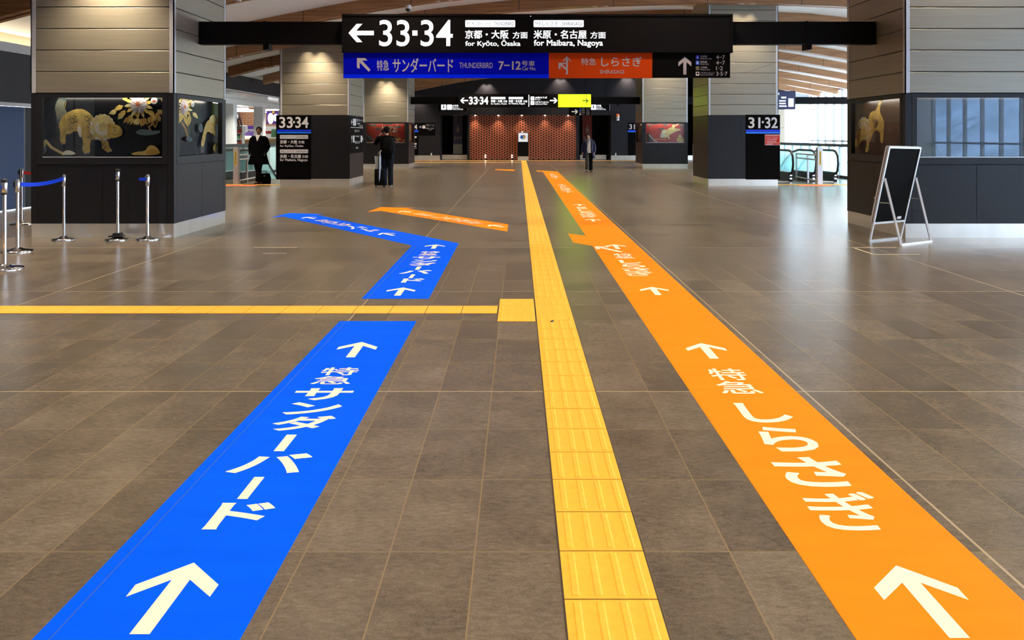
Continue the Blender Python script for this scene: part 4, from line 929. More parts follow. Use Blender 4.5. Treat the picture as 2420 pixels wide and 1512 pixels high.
b = MB(); tpx(b, '特急', Y - .003, 663.5, 321.5, 669.5, 326, 0); tpx(b, 'サンダーバード', Y - .003, 670, 321, 697, 326.2, 0); tpx(b, 'THUNDERBIRD', Y - .003, 699, 321.5, 726.5, 326, 0); tpx(b, '特急', Y - .003, 663.5, 355.3, 671.5, 360, 0); tpx(b, 'しらさぎ', Y - .003, 673, 355, 695, 360.2, 0); tpx(b, 'SHIRASAGI', Y - .003, 698.5, 355.5, 726.5, 360, 0); put(b, 'capsule_lettering', 'cap_text')
b = MB(); tpx(b, '京都・大阪', Y, 661.5, 331, 702.5, 339.5, .03); tpx(b, '方面', Y, 704.5, 332.5, 719.5, 339, .02); tpx(b, 'for Kyōto, Ōsaka', Y, 661.5, 340.7, 717, 348.5, .018)
tpx(b, '米原・名古屋', Y, 661.5, 365, 711.5, 373.5, .03); tpx(b, '方面', Y, 713.5, 366.5, 728, 373, .02); tpx(b, 'for Maibara, Nagoya', Y, 661.5, 374.7, 727, 382.5, .018); put(b, 'destination_lettering', 'print_white')
put, Y = wall_sign(Y2, 1762.5, 271, 1843.5, 424, 'black platform sign panel reading 31·32 on the second right pillar')
b = MB(); tpx(b, '31', Y, 1768.5, 277, 1797, 303, .02); rpx(b, Y, 1800.5, 286, 1805, 291, .002); tpx(b, '32', Y, 1808, 277, 1838, 303, .02); put(b, 'platform_numbers', 'print_white')
b = MB(); rpx(b, Y, 1763, 306.3, 1844, 310.4, .002); put(b, 'blue_stripe', 'stripe_blue'); b = MB(); rpx(b, Y, 1763, 311.3, 1844, 315.6, .002); put(b, 'light_blue_stripe', 'stripe_light')
nt = empty('notice', at(1825.5, 343, Y), 0, 'small red notice with white lines taped on the 31·32 sign panel', 'notice'); off = -nt.location
def pn(mb, name, m): mb.v = [(a + off.x, b_ + off.y, c + off.z) for a, b_, c in mb.v]; return mb.build(name, m, nt)
b = MB(); rpx(b, Y - .001, 1807.5, 317.8, 1843.3, 343, .001); pn(b, 'border', 'print_white'); b = MB(); rpx(b, Y - .003, 1808.3, 318.6, 1842.5, 342.2, .001); pn(b, 'sheet', 'red_p')
b = MB()
for y, x0, x1 in ((320.5, 1811, 1840), (325.5, 1811, 1822), (325.5, 1824, 1839), (329.5, 1812, 1836), (333.5, 1811, 1834), (337, 1812, 1840), (340, 1812, 1826)): rpx(b, Y - .004, x0, y, x1, y + 1.1, .001)
pn(b, 'print_lines', 'print_white')

# ---- small sign on the right flank of the second left pillar
XF = XPL + PW + .012; r = empty('platform_sign', (XF, 24.85, 1.2), 0, 'black direction sign panels on the right flank of the second left pillar', 'sign')
def fy(px): return YS(px, XF)
def pf(mb, name, m): mb.v = [(a - XF, b_ - 24.85, c - 1.2) for a, b_, c in mb.v]; return mb.build(name, m, r)
def tf(mb, s, ya, yc, z0, z1, bold=.01): text_on(mb, s, (XF + .002, 0, 0), (0, 1, 0), (0, 0, 1), ya, yc, z0, z1, bold)
ya, yc = Y2 + .06, Y2 + 1.98
b = MB(); b.box(XF - .012, XF, ya, yc, .95, 2.04); pf(b, 'panel', 'black_p')
b = MB(); b.box(XF, XF + .002, ya, yc, 1.715, 1.73); pf(b, 'divider', 'print_white')
b = MB()
def farrow(mb, cy_, cz, s, ang):
    c, s_ = math.cos(ang), math.sin(ang); mb.poly([(XF + .002, cy_ + ((u - .5) * c - w * s_) * s, cz + ((u - .5) * s_ + w * c) * s) for u, w in SARROW])
farrow(b, ya + .17, 1.88, .22, PI); farrow(b, ya + .17, 1.38, .22, PI / 2); farrow(b, yc - .14, 1.38, .22, 0); pf(b, 'arrows', 'print_white')
for (y0, z0) in ((.34, 1.78), (.58, 1.78), (.34, 1.27), (1.50, 1.27)): b = MB(); b.box(XF, XF + .002, ya + y0, ya + y0 + .20, z0, z0 + .21); s_ = pf(b, 'pictogram', 'print_white')
b = MB(); tf(b, '特急 サンダーバード', ya + .86, yc - .12, 1.91, 2.0); tf(b, 'THUNDERBIRD', ya + .9, yc - .5, 1.82, 1.87, 0); tf(b, '7−12号車', ya + 1.2, yc - .12, 1.75, 1.81, 0)
tf(b, '特急 サンダーバード', ya + .6, yc - .6, 1.58, 1.66); tf(b, 'THUNDERBIRD', ya + .62, yc - .62, 1.43, 1.48, 0); tf(b, '特急 しらさぎ', ya + .62, yc - .55, 1.23, 1.32); tf(b, 'SHIRASAGI', ya + .75, yc - .8, 1.08, 1.13, 0); pf(b, 'lettering', 'print_white')

# ---- signs on and before the back wall
put, Y = wall_sign(YB, 940, 290, 988.5, 368, 'far black platform sign ending in 34, half hidden by the farthest left pillar')
b = MB(); tpx(b, '33', Y, 953, 294, 969, 306, .02); tpx(b, '34', Y, 972, 294, 986, 306, .02); put(b, 'platform_numbers', 'print_white'); b = MB(); rpx(b, Y, 942, 307, 988.5, 309.5, .002); put(b, 'blue_stripe', 'stripe_blue'); b = MB(); rpx(b, Y, 942, 309.8, 988.5, 312, .002); put(b, 'light_blue_stripe', 'stripe_light')
b = MB(); rpx(b, Y, 954, 322, 984.5, 326, .002); rpx(b, Y, 954, 338, 984.5, 342, .002); put(b, 'name_capsule', 'print_white'); b = MB(); tpx(b, '京都・大阪', Y, 954, 328.5, 980, 332.5, .02); tpx(b, 'for Kyōto, Ōsaka', Y, 954, 333, 981, 336, 0); tpx(b, '米原・名古屋', Y, 954, 344, 984, 348, .02); tpx(b, 'for Maibara, Nagoya', Y, 954, 349, 985, 352, 0); put(b, 'destination_lettering', 'print_white')
put, Y = wall_sign(YB, 989, 290, 1028.5, 320.5, 'far black direction sign with a left arrow beside the left dark opening')
b = MB(); sarrow(b, Y, 994, 300, 6.5, PI); put(b, 'arrow', 'print_white'); b = MB(); rrect(b, Y, 998.3, 296.5, 1005.3, 303.5, 1, .002); put(b, 'pictogram', 'print_white')
b = MB(); tpx(b, '特急 サンダーバード', Y, 1007, 293, 1027, 295.5, 0); tpx(b, 'THUNDERBIRD', Y, 1007.5, 296.8, 1016, 298.3, 0); tpx(b, '7−12号車', Y, 1018, 296.6, 1026.5, 298.5, 0); tpx(b, '特急 しらさぎ', Y, 1007, 301.5, 1026, 304.8, .01); tpx(b, 'SHIRASAGI', Y, 1012.5, 306, 1021, 307.5, 0); put(b, 'lettering', 'print_white')
put, Y = wall_sign(YB, 1484, 290, 1560, 369.5, 'far black platform sign starting with 31, half hidden by the farthest right pillar')
b = MB(); tpx(b, '31', Y, 1486.7, 293.5, 1500.5, 305.5, .02); tpx(b, '32', Y, 1506, 293.5, 1520, 305.5, .02); put(b, 'platform_numbers', 'print_white'); b = MB(); rpx(b, Y, 1484, 307.3, 1530, 309.7, .002); put(b, 'blue_stripe', 'stripe_blue'); b = MB(); rpx(b, Y, 1484, 310, 1530, 312.3, .002); put(b, 'light_blue_stripe', 'stripe_light')

def restroom(x0, x1, px, n, side, tx):
    y = 47.0; r = empty('restroom_sign', at((x0 + x1) / 2, 263, y), 0, 'small black lit restroom sign hanging before the %s opening in the back wall' % side, 'sign'); off = -r.location
    def put(mb, name, m): mb.v = [(a + off.x, b_ + off.y, c + off.z) for a, b_, c in mb.v]; return mb.build(name, m, r)
    b = MB(); rpx(b, y, x0, 243, x1, 262, .15); put(b, 'housing', 'black'); b = MB(); rpx(b, y - .004, x1 - 1.6, 245, x1 - .8, 261, .003); put(b, 'edge', 'alum')
    for k in range(n):
        b = MB(); rrect(b, y - .004, px + 13.8 * k, 247, px + 12 + 13.8 * k, 259.5, 1.5, .003); put(b, 'pictogram', 'lit')
    b = MB(); b.lathe([(.012, 0), (.05, .02), (.03, .12), (.02, .2)], 0, 0, 8); c = at(px + 6, 255.5, y - .008); b.v = [(c.x + a * .8, c.y + b_ * .05, c.z + z) for a, b_, z in b.v]; put(b, 'figure', 'navy_print')
    b = MB(); tpx(b, 'お手洗', y - .004, tx, 247.5, tx + 14.5, 252.5, .03); tpx(b, 'Restrooms', y - .004, tx, 253.3, tx + 17.5, 256, .02); tpx(b, '洗手間 卫生间 화장실', y - .004, tx, 256.8, tx + 25, 259.8, .01); put(b, 'lettering', 'lit')
    b = MB(); b.box(PX(x0 + 8, y), PX(x0 + 9, y), y + .06, y + .09, PZ(243, y), zb(PX(x0 + 8, y)) + .3); b.box(PX(x1 - 9, y), PX(x1 - 8, y), y + .06, y + .09, PZ(243, y), zb(PX(x1 - 8, y)) + .3); put(b, 'hanger_rods', 'black')
restroom(1036, 1106, 1042.5, 2, 'left', 1069.3)
restroom(1372, 1442, 1396.5, 1, 'right', 1406.5)

# ================================================================== BACK WALL FITTINGS
# perforated rust red screen: 27 columns of square holes, built as a real pierced plate
def screen_panel():
    y = YB - .06; x0, x1 = PX(1110.5, YB), PX(1361, YB); z0, z1 = .03, 2.74
    nc = 41; rows = 36; b = MB(); dx = (x1 - x0) / nc; dz = (z1 - z0) / rows; hs = .5
    xs = [x0]; 
    for i in range(nc): c = x0 + (i + .5) * dx; xs += [c - dx * .28, c + dx * .28]
    xs.append(x1); zs = [z0]
    for j in range(rows): c = z0 + (j + .5) * dz; zs += [c - dz * .48, c + dz * .48]
    zs.append(z1)
    nx, nz = len(xs), len(zs); vs = [(x, y, z) for z in zs for x in xs]; fs = []
    for j in range(nz - 1):
        for i in range(nx - 1):
            hole = (i % 2 == 1) and (j % 2 == 1) and ((i // 2 + j // 2) % 2 == 0) and not (PX(1220, YB) < xs[i] < PX(1250, YB) and zs[j] < 1.72)
            if not hole: fs.append((j * nx + i, j * nx + i + 1, (j + 1) * nx + i + 1, (j + 1) * nx + i))
    b.add(vs, fs)
    # sides of the holes
    return b
b = screen_panel(); o = b.build('perforated_screen', 'rust'); tag(o, 'wide rust red perforated metal screen filling the middle of the back wall', 'screen')
md = o.modifiers.new('thickness', 'SOLIDIFY'); md.thickness = .02; md.offset = 1
b = MB(); b.box(PX(1110.5, YB), PX(1361, YB), YB + .02, YB + .04, .03, 2.74); struct('wall_screen', b, 'hole')
bf = MB(); bf.box(PX(1361.5, YB), PX(1366.5, YB), YB - .1, YB, 0, 2.74); bf.box(PX(1106, YB), PX(1110, YB), YB - .1, YB, 0, 2.74); struct('trim_10', bf, 'frame')

k_ = empty('information_stand', at(1236, 378, YB - .2), 0, 'black information stand with a lit map poster in front of the red perforated screen', 'information stand'); off = -k_.location
def pk(mb, name, m): mb.v = [(a + off.x, b_ + off.y, c + off.z) for a, b_, c in mb.v]; return mb.build(name, m, k_)
y = YB - .38
b = MB(); rpx(b, y, 1223.5, 312.5, 1249, 370, .3); pk(b, 'body', 'black'); b = MB(); rpx(b, y - .005, 1223.5, 369.5, 1249, 378.5, .3); pk(b, 'steel_plinth', 'steel')
b = MB(); rpx(b, y - .008, 1225, 314, 1247.5, 335, .006); pk(b, 'poster', 'screen')
b = MB(); yy = y - .012
for m, px, py, w, h in (('goods3', 1236, 324, 3, 4), ('sq_light', 1233, 323.5, 3.6, 4.5), ('goods4', 1239.5, 323.5, 3.4, 4.2), ('petal_r', 1238, 320.5, 2.2, 1.8), ('goods3', 1235.5, 327.5, 3.4, 1.6)):
    b.mat(m); ppx(b, yy - .0005 * len(b.f), [(px + w * math.cos(t) * (1 + .2 * math.sin(3 * t)), py + h * math.sin(t)) for t in [2 * PI * i / 14 for i in range(14)]])
pk(b, 'map_print', None)
b = MB(); b.lathe([(.03, 0), (.03, .03)], 0, 0, 10); c = at(1234, 312.3, y + .1); b.v = [(c.x + a, c.y + b_, c.z + z) for a, b_, z in b.v]; pk(b, 'top_lamp', 'lens')

for px0, px1, m, lab, hem in ((1071, 1093, 'banner_b', 'long navy banner with a pale crest hanging in the left dark opening', True), (1377, 1399, 'banner_r', 'long dark red banner with a faint crest hanging in the right dark opening', False)):
    y = YB + .5; b = MB(); n = 9
    x0, x1 = PX(px0, y), PX(px1, y); zt = 2.74; zb_ = .35
    top = []; 
    rows = []
    for i in range(n + 1):
        t = i / n; rows.append((x0 + (x1 - x0) * t, y + .015 * math.sin(t * 9)))
    zc = .95 if hem else zb_
    b.add([(x, yv, zt) for x, yv in rows] + [(x, yv, zc) for x, yv in rows] + [(x, yv + .01, zt) for x, yv in rows] + [(x, yv + .01, zc) for x, yv in rows],
          [(i, i + 1, n + 2 + i, n + 1 + i) for i in range(n)] + [(2 * n + 2 + i, 2 * n + 3 + i, 3 * n + 4 + i, 3 * n + 3 + i) for i in range(n)] + [(i, i + 1, 2 * n + 3 + i, 2 * n + 2 + i) for i in range(n)], True)
    o = tag(b.build('banner', m), lab, 'banner')
    if hem:
        h = MB(); h.add([(x, yv, zc) for x, yv in rows] + [(x, yv, zb_) for x, yv in rows] + [(x, yv + .01, zc) for x, yv in rows] + [(x, yv + .01, zb_) for x, yv in rows], [(i, i + 1, n + 2 + i, n + 1 + i) for i in range(n)] + [(2 * n + 2 + i, 2 * n + 3 + i, 3 * n + 4 + i, 3 * n + 3 + i) for i in range(n)], True); h.build('pale_hem', 'banner_w', o)
    c = MB(); cx = (x0 + x1) / 2; yv = y - .02
    def el(cx_, cz, rx, rz): c.poly([(cx_ + rx * math.cos(2 * PI * i / 12), yv, cz + rz * math.sin(2 * PI * i / 12)) for i in range(12)])
    el(cx, 1.83, .07, .2); el(cx, 2.08, .045, .06); el(cx - .09, 1.86, .045, .04); el(cx + .09, 1.86, .045, .04)
    for dx in (-.17, 0, .17): el(cx + dx, 1.35, .06, .10)
    c.build('crest', 'banner_g', o)
    r = MB(); r.tube([(x0 - .05, y, zt), (x1 + .05, y, zt)], .012, 8); r.build('rod', 'steel', o)

# alarm lamp on the back wall, wall outlets
al = empty('alarm_lamp', at(1459.5, 285, YB), 0, 'white alarm box with an orange domed lamp on the back wall', 'alarm lamp'); off = -al.location
def pa(mb, name, m): mb.v = [(a + off.x, b_ + off.y, c + off.z) for a, b_, c in mb.v]; return mb.build(name, m, al)
c = at(1459.5, 285, YB - .12); b = MB(); b.lathe([(.09, 0), (.10, .02), (.105, .2), (.12, .24), (.12, .27), (.09, .275)], c.x, c.y, 16); b.v = [(a, b_, z + c.z) for a, b_, z in b.v]; pa(b, 'body', 'white')
b = MB(); b.lathe([(.105, .275), (.11, .33), (.10, .37), (.07, .40), (.02, .41)], c.x, c.y, 16); b.v = [(a, b_, z + c.z) for a, b_, z in b.v]; pa(b, 'orange_dome', 'orange_cap')
b = MB(); b.box(c.x - .05, c.x + .05, c.y, YB, c.z + .05, c.z + .2); pa(b, 'bracket', 'grey')
b = MB(); b.box(c.x - .07, c.x - .03, c.y - .105, c.y - .09, c.z + .13, c.z + .17); b.box(c.x + .03, c.x + .07, c.y - .105, c.y - .09, c.z + .13, c.z + .17); pa(b, 'dark_lenses', 'seam')
for px, lab in ((1019.5, 'left'), (1455, 'right')):
    c = at(px, 366, YB); b = MB(); b.box(c.x - .035, c.x + .035, YB - .05, YB, .27, .42); b.mat('white'); o = b.build('wall_outlet', 'alum'); tag(o, 'small pale outlet box low on the back wall %s of the red screen' % lab, 'outlet')
    b = MB(); b.box(c.x - .025, c.x + .025, YB - .056, YB - .05, .36, .41); b.build('cover_plate', 'white', o)
b = MB(); b.box(XPR - .03, XPR, 12.55, 12.63, .33, .52); o = tag(b.build('wall_outlet', 'grey'), 'small grey outlet box low on the flank of the front right pillar behind the A-frame', 'outlet'); b = MB(); b.box(XPR - .036, XPR - .03, 12.565, 12.615, .36, .49); b.build('cover_plate', 'frame', o)
# tiny recessed lamps over the screen, floor-level lights in the screen
for i, px in enumerate((1123, 1178, 1233, 1288, 1343)):
    b = MB(); c = at(px, 272.6, YB - .15); b.lathe([(.05, 0), (.05, .02)], c.x, c.y, 10); b.v = [(a, b_, 2.735 + z - .02) for a, b_, z in b.v]; o = b.build('recessed_lamp', 'lens'); tag(o, 'tiny bright recessed lamp in the row above the red perforated screen', 'lamp', 'recessed lamps above the screen')
    add_light('screen_wash', 'SPOT', (c.x, YB - .35, 2.68), (math.radians(8), 0, 0), energy=26, color=WARM, spot_size=math.radians(85), spot_blend=1, shadow_soft_size=.05)
b = MB(); b.box(PX(1104, YB), PX(1368, YB), YB - .45, YB, 2.735, 2.78); struct('trim_11', b, 'granite_wall')
for px in (1147, 1210):
    for pz in (368, 372.5):
        c = at(px, pz, YB - .09); b = MB(); b.lathe([(.035, 0), (.035, .05)], c.x, c.y, 8); b.v = [(a, b_, z + c.z) for a, b_, z in b.v]; o = b.build('floor_level_light', 'lens'); tag(o, 'tiny warm light low at the foot of the red perforated screen', 'lamp', 'low lights in the red screen')

# ================================================================== CEILING FITTINGS
_dl = None
def downlight(x, i_beam, energy, size=70, dy=.02, label=None):
    """a pair of small downlights in the underside of a beam; the pair shares one lamp"""
    global _dl
    y = BEAMS[i_beam] + dy
    for s in (-.16, .16):
        z = zb(x + s) + .005
        if _dl is None:
            b = MB(); b.lathe([(.062, -.004), (.075, -.004), (.075, .03), (.055, .03)], 0, 0, 16); o = b.build('downlight', 'white'); l = MB(); l.lathe([(.02, .004), (.058, .002)], 0, 0, 16); l.build('lens', 'lens', o)
            tag(o, 'small round downlight set in the underside of a wooden ceiling beam', 'downlight', 'ceiling downlights'); _dl = o
        else: o = copy_tree(_dl)
        o.location = (x + s, y, z)
    add_light('downlight_lamp', 'SPOT', (x, y, zb(x) - .03), (0, 0, 0), energy=energy, color=WARM, spot_size=math.radians(size), spot_blend=.9, shadow_soft_size=.12)
for i, y in enumerate(BEAMS):
    for x in (-8.2, -5.9, -1.9, 2.35, 6.6, 10.2):
        if y < 2 and x in (-8.2, 10.2): continue
        if y > 44 and x in (-8.2, 10.2, 6.6): continue
        e = SPOT_W
        if x == 10.2: e *= .5
        downlight(x, i, e, 110)
# narrow wall washers close to the pillar faces and the back wall
for yb_, ys in ((Y1, 7), (Y2, 11), (Y3, 15)):
    for x in (-6.0, 6.6):
        for s in (-.19, .19):
            add_light('pillar_washer', 'SPOT', (x + s, yb_ - .21, zb(x) - .01), (math.radians(4), 0, 0), energy=(30 if yb_ < 15 else 18) if x < 0 else (22 if yb_ < 15 else 13), color=WARM, spot_size=math.radians(86), spot_blend=.8, shadow_soft_size=.04)
for px in (1150, 1324, 1482, 985):
    x = PX(px, YB)
    for s in (-.16, .16): add_light('wall_washer', 'SPOT', (x + s, YB - .24, zb(x) - .02), (math.radians(5), 0, 0), energy=60, color=(1, .82, .66), spot_size=math.radians(88), spot_blend=.7, shadow_soft_size=.04)

def dome_camera(x, y, lab):
    z = zb(x); b = MB(); b.lathe([(.05, 0), (.075, -.02), (.08, -.09), (.07, -.10)], 0, 0, 16); o = tag(b.build('dome_camera', 'white', None, (x, y, z + .01)), lab, 'camera')
    b = MB(); b.lathe([(.068, -.10), (.066, -.13), (.045, -.16), (.01, -.172)], 0, 0, 16); b.build('dark_dome', 'rubber', o)
dome_camera(-2.78, BEAMS[10] - .05, 'white dome camera with a dark lens under the wooden beam above the large sign')
dome_camera(14.7, BEAMS[15] - .1, 'small white dome camera under a beam high on the right by the windows')

# ================================================================== ESCALATORS
def escalator(x0, x1, y0, labels, mirror=False):
    root = empty('escalator', ((x0 + x1) / 2, y0, 0), 0, labels, 'escalator'); off = -root.location
    def pe(mb, name, m, par=None): 
        mb.v = [(a + off.x, b_ + off.y, c + off.z) for a, b_, c in mb.v]; return mb.build(name, m, par or root)
    for X in (x0, x1):
        # handrail path: round newel facing the hall, level part, then down the slope
        path = [(y0 + .55, .16), (y0 + .25, .20), (y0 + .07, .36), (y0, .60), (y0 + .05, .82), (y0 + .20, .96), (y0 + .42, 1.0), (y0 + 1.6, 1.0), (y0 + 2.2, .92), (y0 + 3.0, .62), (y0 + 5.5, -.75), (y0 + 8.3, -2.3)]
        b = MB(); b.tube([(X, a, z) for a, z in path], .038, 10); pe(b, 'handrail', 'rubber')
        pts = [(X - .005, a, z) for a, z in path] + [(X - .005, y0 + 8.3, -3.1), (X - .005, y0 + 5.5, -1.6), (X - .005, y0 + 2.6, .1), (X - .005, y0 + 1.8, .12)]
        b = MB(); b.prism(pts, (.01, 0, 0)); pe(b, 'glass_panel', 'aqua')
        b = MB(); b.prism([(X - .07, y0 + .28, 0), (X - .07, y0 + .22, .30), (X - .07, y0 + 1.9, .30), (X - .07, y0 + 3.2, -.2), (X - .07, y0 + 8.3, -3.0), (X - .07, y0 + 8.3, -3.4), (X - .07, y0 + 2.5, -.3), (X - .07, y0 + 1.5, 0)], (.14, 0, 0)); pe(b, 'skirt', 'frame')
        b = MB(); b.box(X - .075, X + .075, y0 + .23, y0 + 1.9, .295, .315); pe(b, 'deck_trim', 'alum')
        for zz in (.08, .19): b = MB(); b.lathe([(.02, 0), (.035, .01), (.035, .03), (.02, .04)], X, y0 + .215, 10); b.v = [(a, bb, c + zz) for a, bb, c in b.v]; pe(b, 'indicator_light', 'led')
    b = MB(); b.box(x0 + .07, x1 - .07, y0 + .2, y0 + 2.0, 0, .012); pe(b, 'landing_plate', 'steel')
    b = MB()
    for k in range(16): yk = y0 + 2.0 + .38 * k; zk = -.01 - max(0, k - 1) * .21; b.box(x0 + .07, x1 - .07, yk, yk + .38, zk - .24, zk)
    pe(b, 'steps', 'frame')
    return root
escalator(9.45, 10.15, 25.7, 'right escalator with aqua glass sides beside the barrier post, nearer the windows')
escalator(7.75, 8.72, 25.7, 'right escalator half hidden behind the second right pillar')
escalator(-9.65, -8.97, 25.7, 'left escalator with aqua glass sides behind the man in the black coat')
def barrier(x, side, lab):
    root = empty('barrier_post', (x, 24.42, 0), 0, lab, 'barrier'); s = side
    def pb(mb, name, m): mb.v = [(a - x, b_ - 24.42, c) for a, b_, c in mb.v]; return mb.build(name, m, root)
    b = MB(); b.box(x - .075, x + .075, 24.34, 24.5, 0, 1.13); pb(b, 'post', 'alum'); b = MB(); b.box(x - .028, x + .028, 24.335, 24.34, .58, 1.02); pb(b, 'yellow_label', 'yellow_l')
    b = MB()
    for i in range(9): b.box(x - .012, x + .014, 24.332, 24.335, .62 + i * .042, .645 + i * .042)
    pb(b, 'label_marks', 'brown_leather')
    b = MB(); x2 = x + .20 * s
    for z in (.88, .74, .10): b.tube([(x, 24.5, z), (x2, 27.0, z)], .026, 8)
    pb(b, 'rails', 'alum')
    for f in (.45, 1.0): b = MB(); b.box(x + .2 * s * f - .025, x + .2 * s * f + .025, 24.5 + 2.5 * f - .03, 24.5 + 2.5 * f + .03, 0, .9); pb(b, 'small_post', 'alum')
barrier(9.07, 1, 'aluminium barrier post with a yellow label before the right escalators')
barrier(-8.52, -1, 'aluminium barrier post with a yellow label beside the man in the black coat')
def guard_rail(pts, lab, z=1.19):
    root = empty('guard_rail', (*pts[0], 0), 0, lab, 'guard rail'); o = Vector((*pts[0], 0))
    for (a, c) in zip(pts, pts[1:]):
        A, C = Vector((*a, 0)) - o, Vector((*c, 0)) - o; n = max(2, round((C - A).length / 1.0)); d = (C - A) / n; u = d.normalized(); p = Vector((-u.y, u.x, 0))
        b = MB(); b.prism([A + p * .05 + Vector((0, 0, z - .1)), A - p * .05 + Vector((0, 0, z - .1)), A - p * .05 + Vector((0, 0, z)), A + p * .05 + Vector((0, 0, z))], C - A); b.build('top_rail', 'rail', root)
        b = MB(); b.prism([A + p * .04, A - p * .04, A - p * .04 + Vector((0, 0, .1)), A + p * .04 + Vector((0, 0, .1))], C - A); b.build('kerb', 'frame', root)
        for i in range(n):
            s, e = A + d * i + u * .03, A + d * (i + 1) - u * .03; b = MB(); b.prism([s + Vector((0, 0, .1)), e + Vector((0, 0, .1)), e + Vector((0, 0, z - .1)), s + Vector((0, 0, z - .1))], p * .012); b.build('glass_panel', 'aqua', root)
        for i in range(n + 1):
            q = A + d * i; b = MB(); b.prism([q + u * .02 + p * .06, q - u * .02 + p * .06, q - u * .02 - p * .06, q + u * .02 - p * .06], (0, 0, z - .1)); b.build('post', 'alum', root)
guard_rail([(11.2, 27.2), (11.2, 35.9), (7.75, 35.9)], 'glass guard rail around the right escalator pit, before the windows')
guard_rail([(-9.8, 35.9), (-8.05, 35.9)], 'glass guard rail at the far end of the left escalator pit')
guard_rail([(-9.84, 27.0), (-9.84, 35.6)], 'glass guard rail along the shop side of the left escalator pit')
# departure screen on the far right crossbar
d = empty('departure_screen', (12.2, 37.1, 3.1), 0, 'dark blue departure screen with white lines hanging under the far right crossbar', 'screen')
b = MB(); b.box(-.9, .45, -.12, .05, -.42, .42); b.box(-.5, .1, .03, .12, -.1, .16); b.build('housing', 'frame', d)
b = MB(); b.box(-.87, .42, -.125, -.12, -.39, .39); b.build('display', 'disp', d)
b = MB()
for i, (x, w, z, h) in enumerate(((-.8, .5, .24, .1), (-.75, .28, .08, .08), (-.2, .22, .08, .08), (.12, .24, -.3, .38), (-.3, .3, -.06, .06), (-.3, .3, -.18, .06), (-.3, .34, -.3, .06), (-.75, .3, -.16, .09), (-.75, .3, -.32, .07))): b.box(x, x + w, -.128, -.125, z, z + h)
b.build('display_lines', 'disp_t', d)

# ================================================================== SHOP ON THE LEFT
SX = -12.2; YS_ = 46.0
b = MB(); b.box(-21, XL - .25, 25.8, YS_, 3.05, 3.10); struct('ceiling_shop', b, mat('glossy_shop_soffit', (.70, .70, .72), .12, spec=.7))
b = MB(); b.box(-21, XL - .25, YS_, YS_ + .2, 2.02, 3.1); struct('wall_shop', b, 'brick')
b = MB(); b.box(-21, XL - .25, YS_, YS_ + .2, 0, 2.02); b.box(-21.2, -21, 25.8, YS_ + .2, 0, 3.1); b.box(-21, XL - .25, 25.6, 25.8, 0, 3.1); struct('wall_shop_base', b, 'white')
b = MB(); b.box(SX - .1, SX + .1, 26, YS_, 2.82, 3.05); struct('trim_12', b, 'white')
for i, y in enumerate((34.2, 38.1, 42.0, 30.2)):
    b = MB(); b.box(SX - .22, SX + .2, y - .2, y + .25, 0, 2.82); struct('trim_%d' % (13 + i), b, 'white')
for i, (x, y, l) in enumerate(((-15.2, 42.5, 2.0), (-15.0, 44.0, 2.4), (-14.6, 43.2, 1.8), (-15.4, 45.0, 3.0), (-13.2, 42.6, 1.4), (-13.2, 44.6, 2.0))):
    t = empty('pendant_light', (x, y, 2.95 - .06 * (i % 3)), 0, 'white linear tube light hanging before the brick wall of the shop', 'pendant light', 'linear tube lights in the shop')
    b = MB(); b.box(-l / 2, l / 2, -.05, .05, -.08, -.02); b.build('tube', 'tube', t); b = MB(); b.box(-l / 2, l / 2, -.04, .04, -.02, .0); b.box(-.02, .02, -.02, .02, 0, .15); b.build('fitting', 'white', t)
for x, y in ((-11.3, 30), (-11.2, 33.2), (-11.2, 36.2), (-11.2, 39), (-10.8, 31.5), (-14.5, 38), (-15.5, 42)):
    o = copy_tree(_dl); o.location = (x, y, 3.045); o['group'] = 'shop downlights'; o['label'] = 'round downlight in the shiny white soffit in front of the shop'
    add_light('shop_lamp', 'SPOT', (x, y, 3.0), energy=160, color=(1, .95, .86), spot_size=math.radians(130), spot_blend=1, shadow_soft_size=.1)
sgn = empty('shop_sign', (-16.0, 45.7, 2.6), 0, 'dark hanging shop sign with white capital letters before the bricks', 'sign')
b = MB(); b.box(-.19, .19, -.03, .03, -.22, .20); b.build('panel', 'seam', sgn)
b = MB(); text_on(b, 'EVEN', (0, -.034, 0), (1, 0, 0), (0, 0, 1), -.16, .16, -.18, .16, .02); b.build('lettering', 'lit', sgn)
sgn = empty('shop_sign', (-12.9, 43.4, 2.45), 0, 'glowing white cloud-shaped shop sign with a yellow tip beside the second left pillar', 'sign')
b = MB()
for x, z, rx, rz in ((-.42, -.05, .15, .30), (-.15, 0, .14, .2), (.08, -.02, .13, .22), (.3, .02, .14, .26), (.5, -.05, .12, .22)): b.prism([(x + rx * math.cos(2 * PI * i / 14), 0, z + rz * math.sin(2 * PI * i / 14)) for i in range(14)], (0, .05, 0))
b.build('glowing_shapes', 'lit', sgn); b = MB(); b.prism([(-.34, -.01, .2), (-.18, -.01, .26), (-.28, -.01, .40)], (0, .04, 0)); b.build('yellow_tip', 'yellow_l', sgn); b = MB(); b.box(-.65, .65, .06, .09, -.35, .35); b.build('backing', 'purple', sgn)
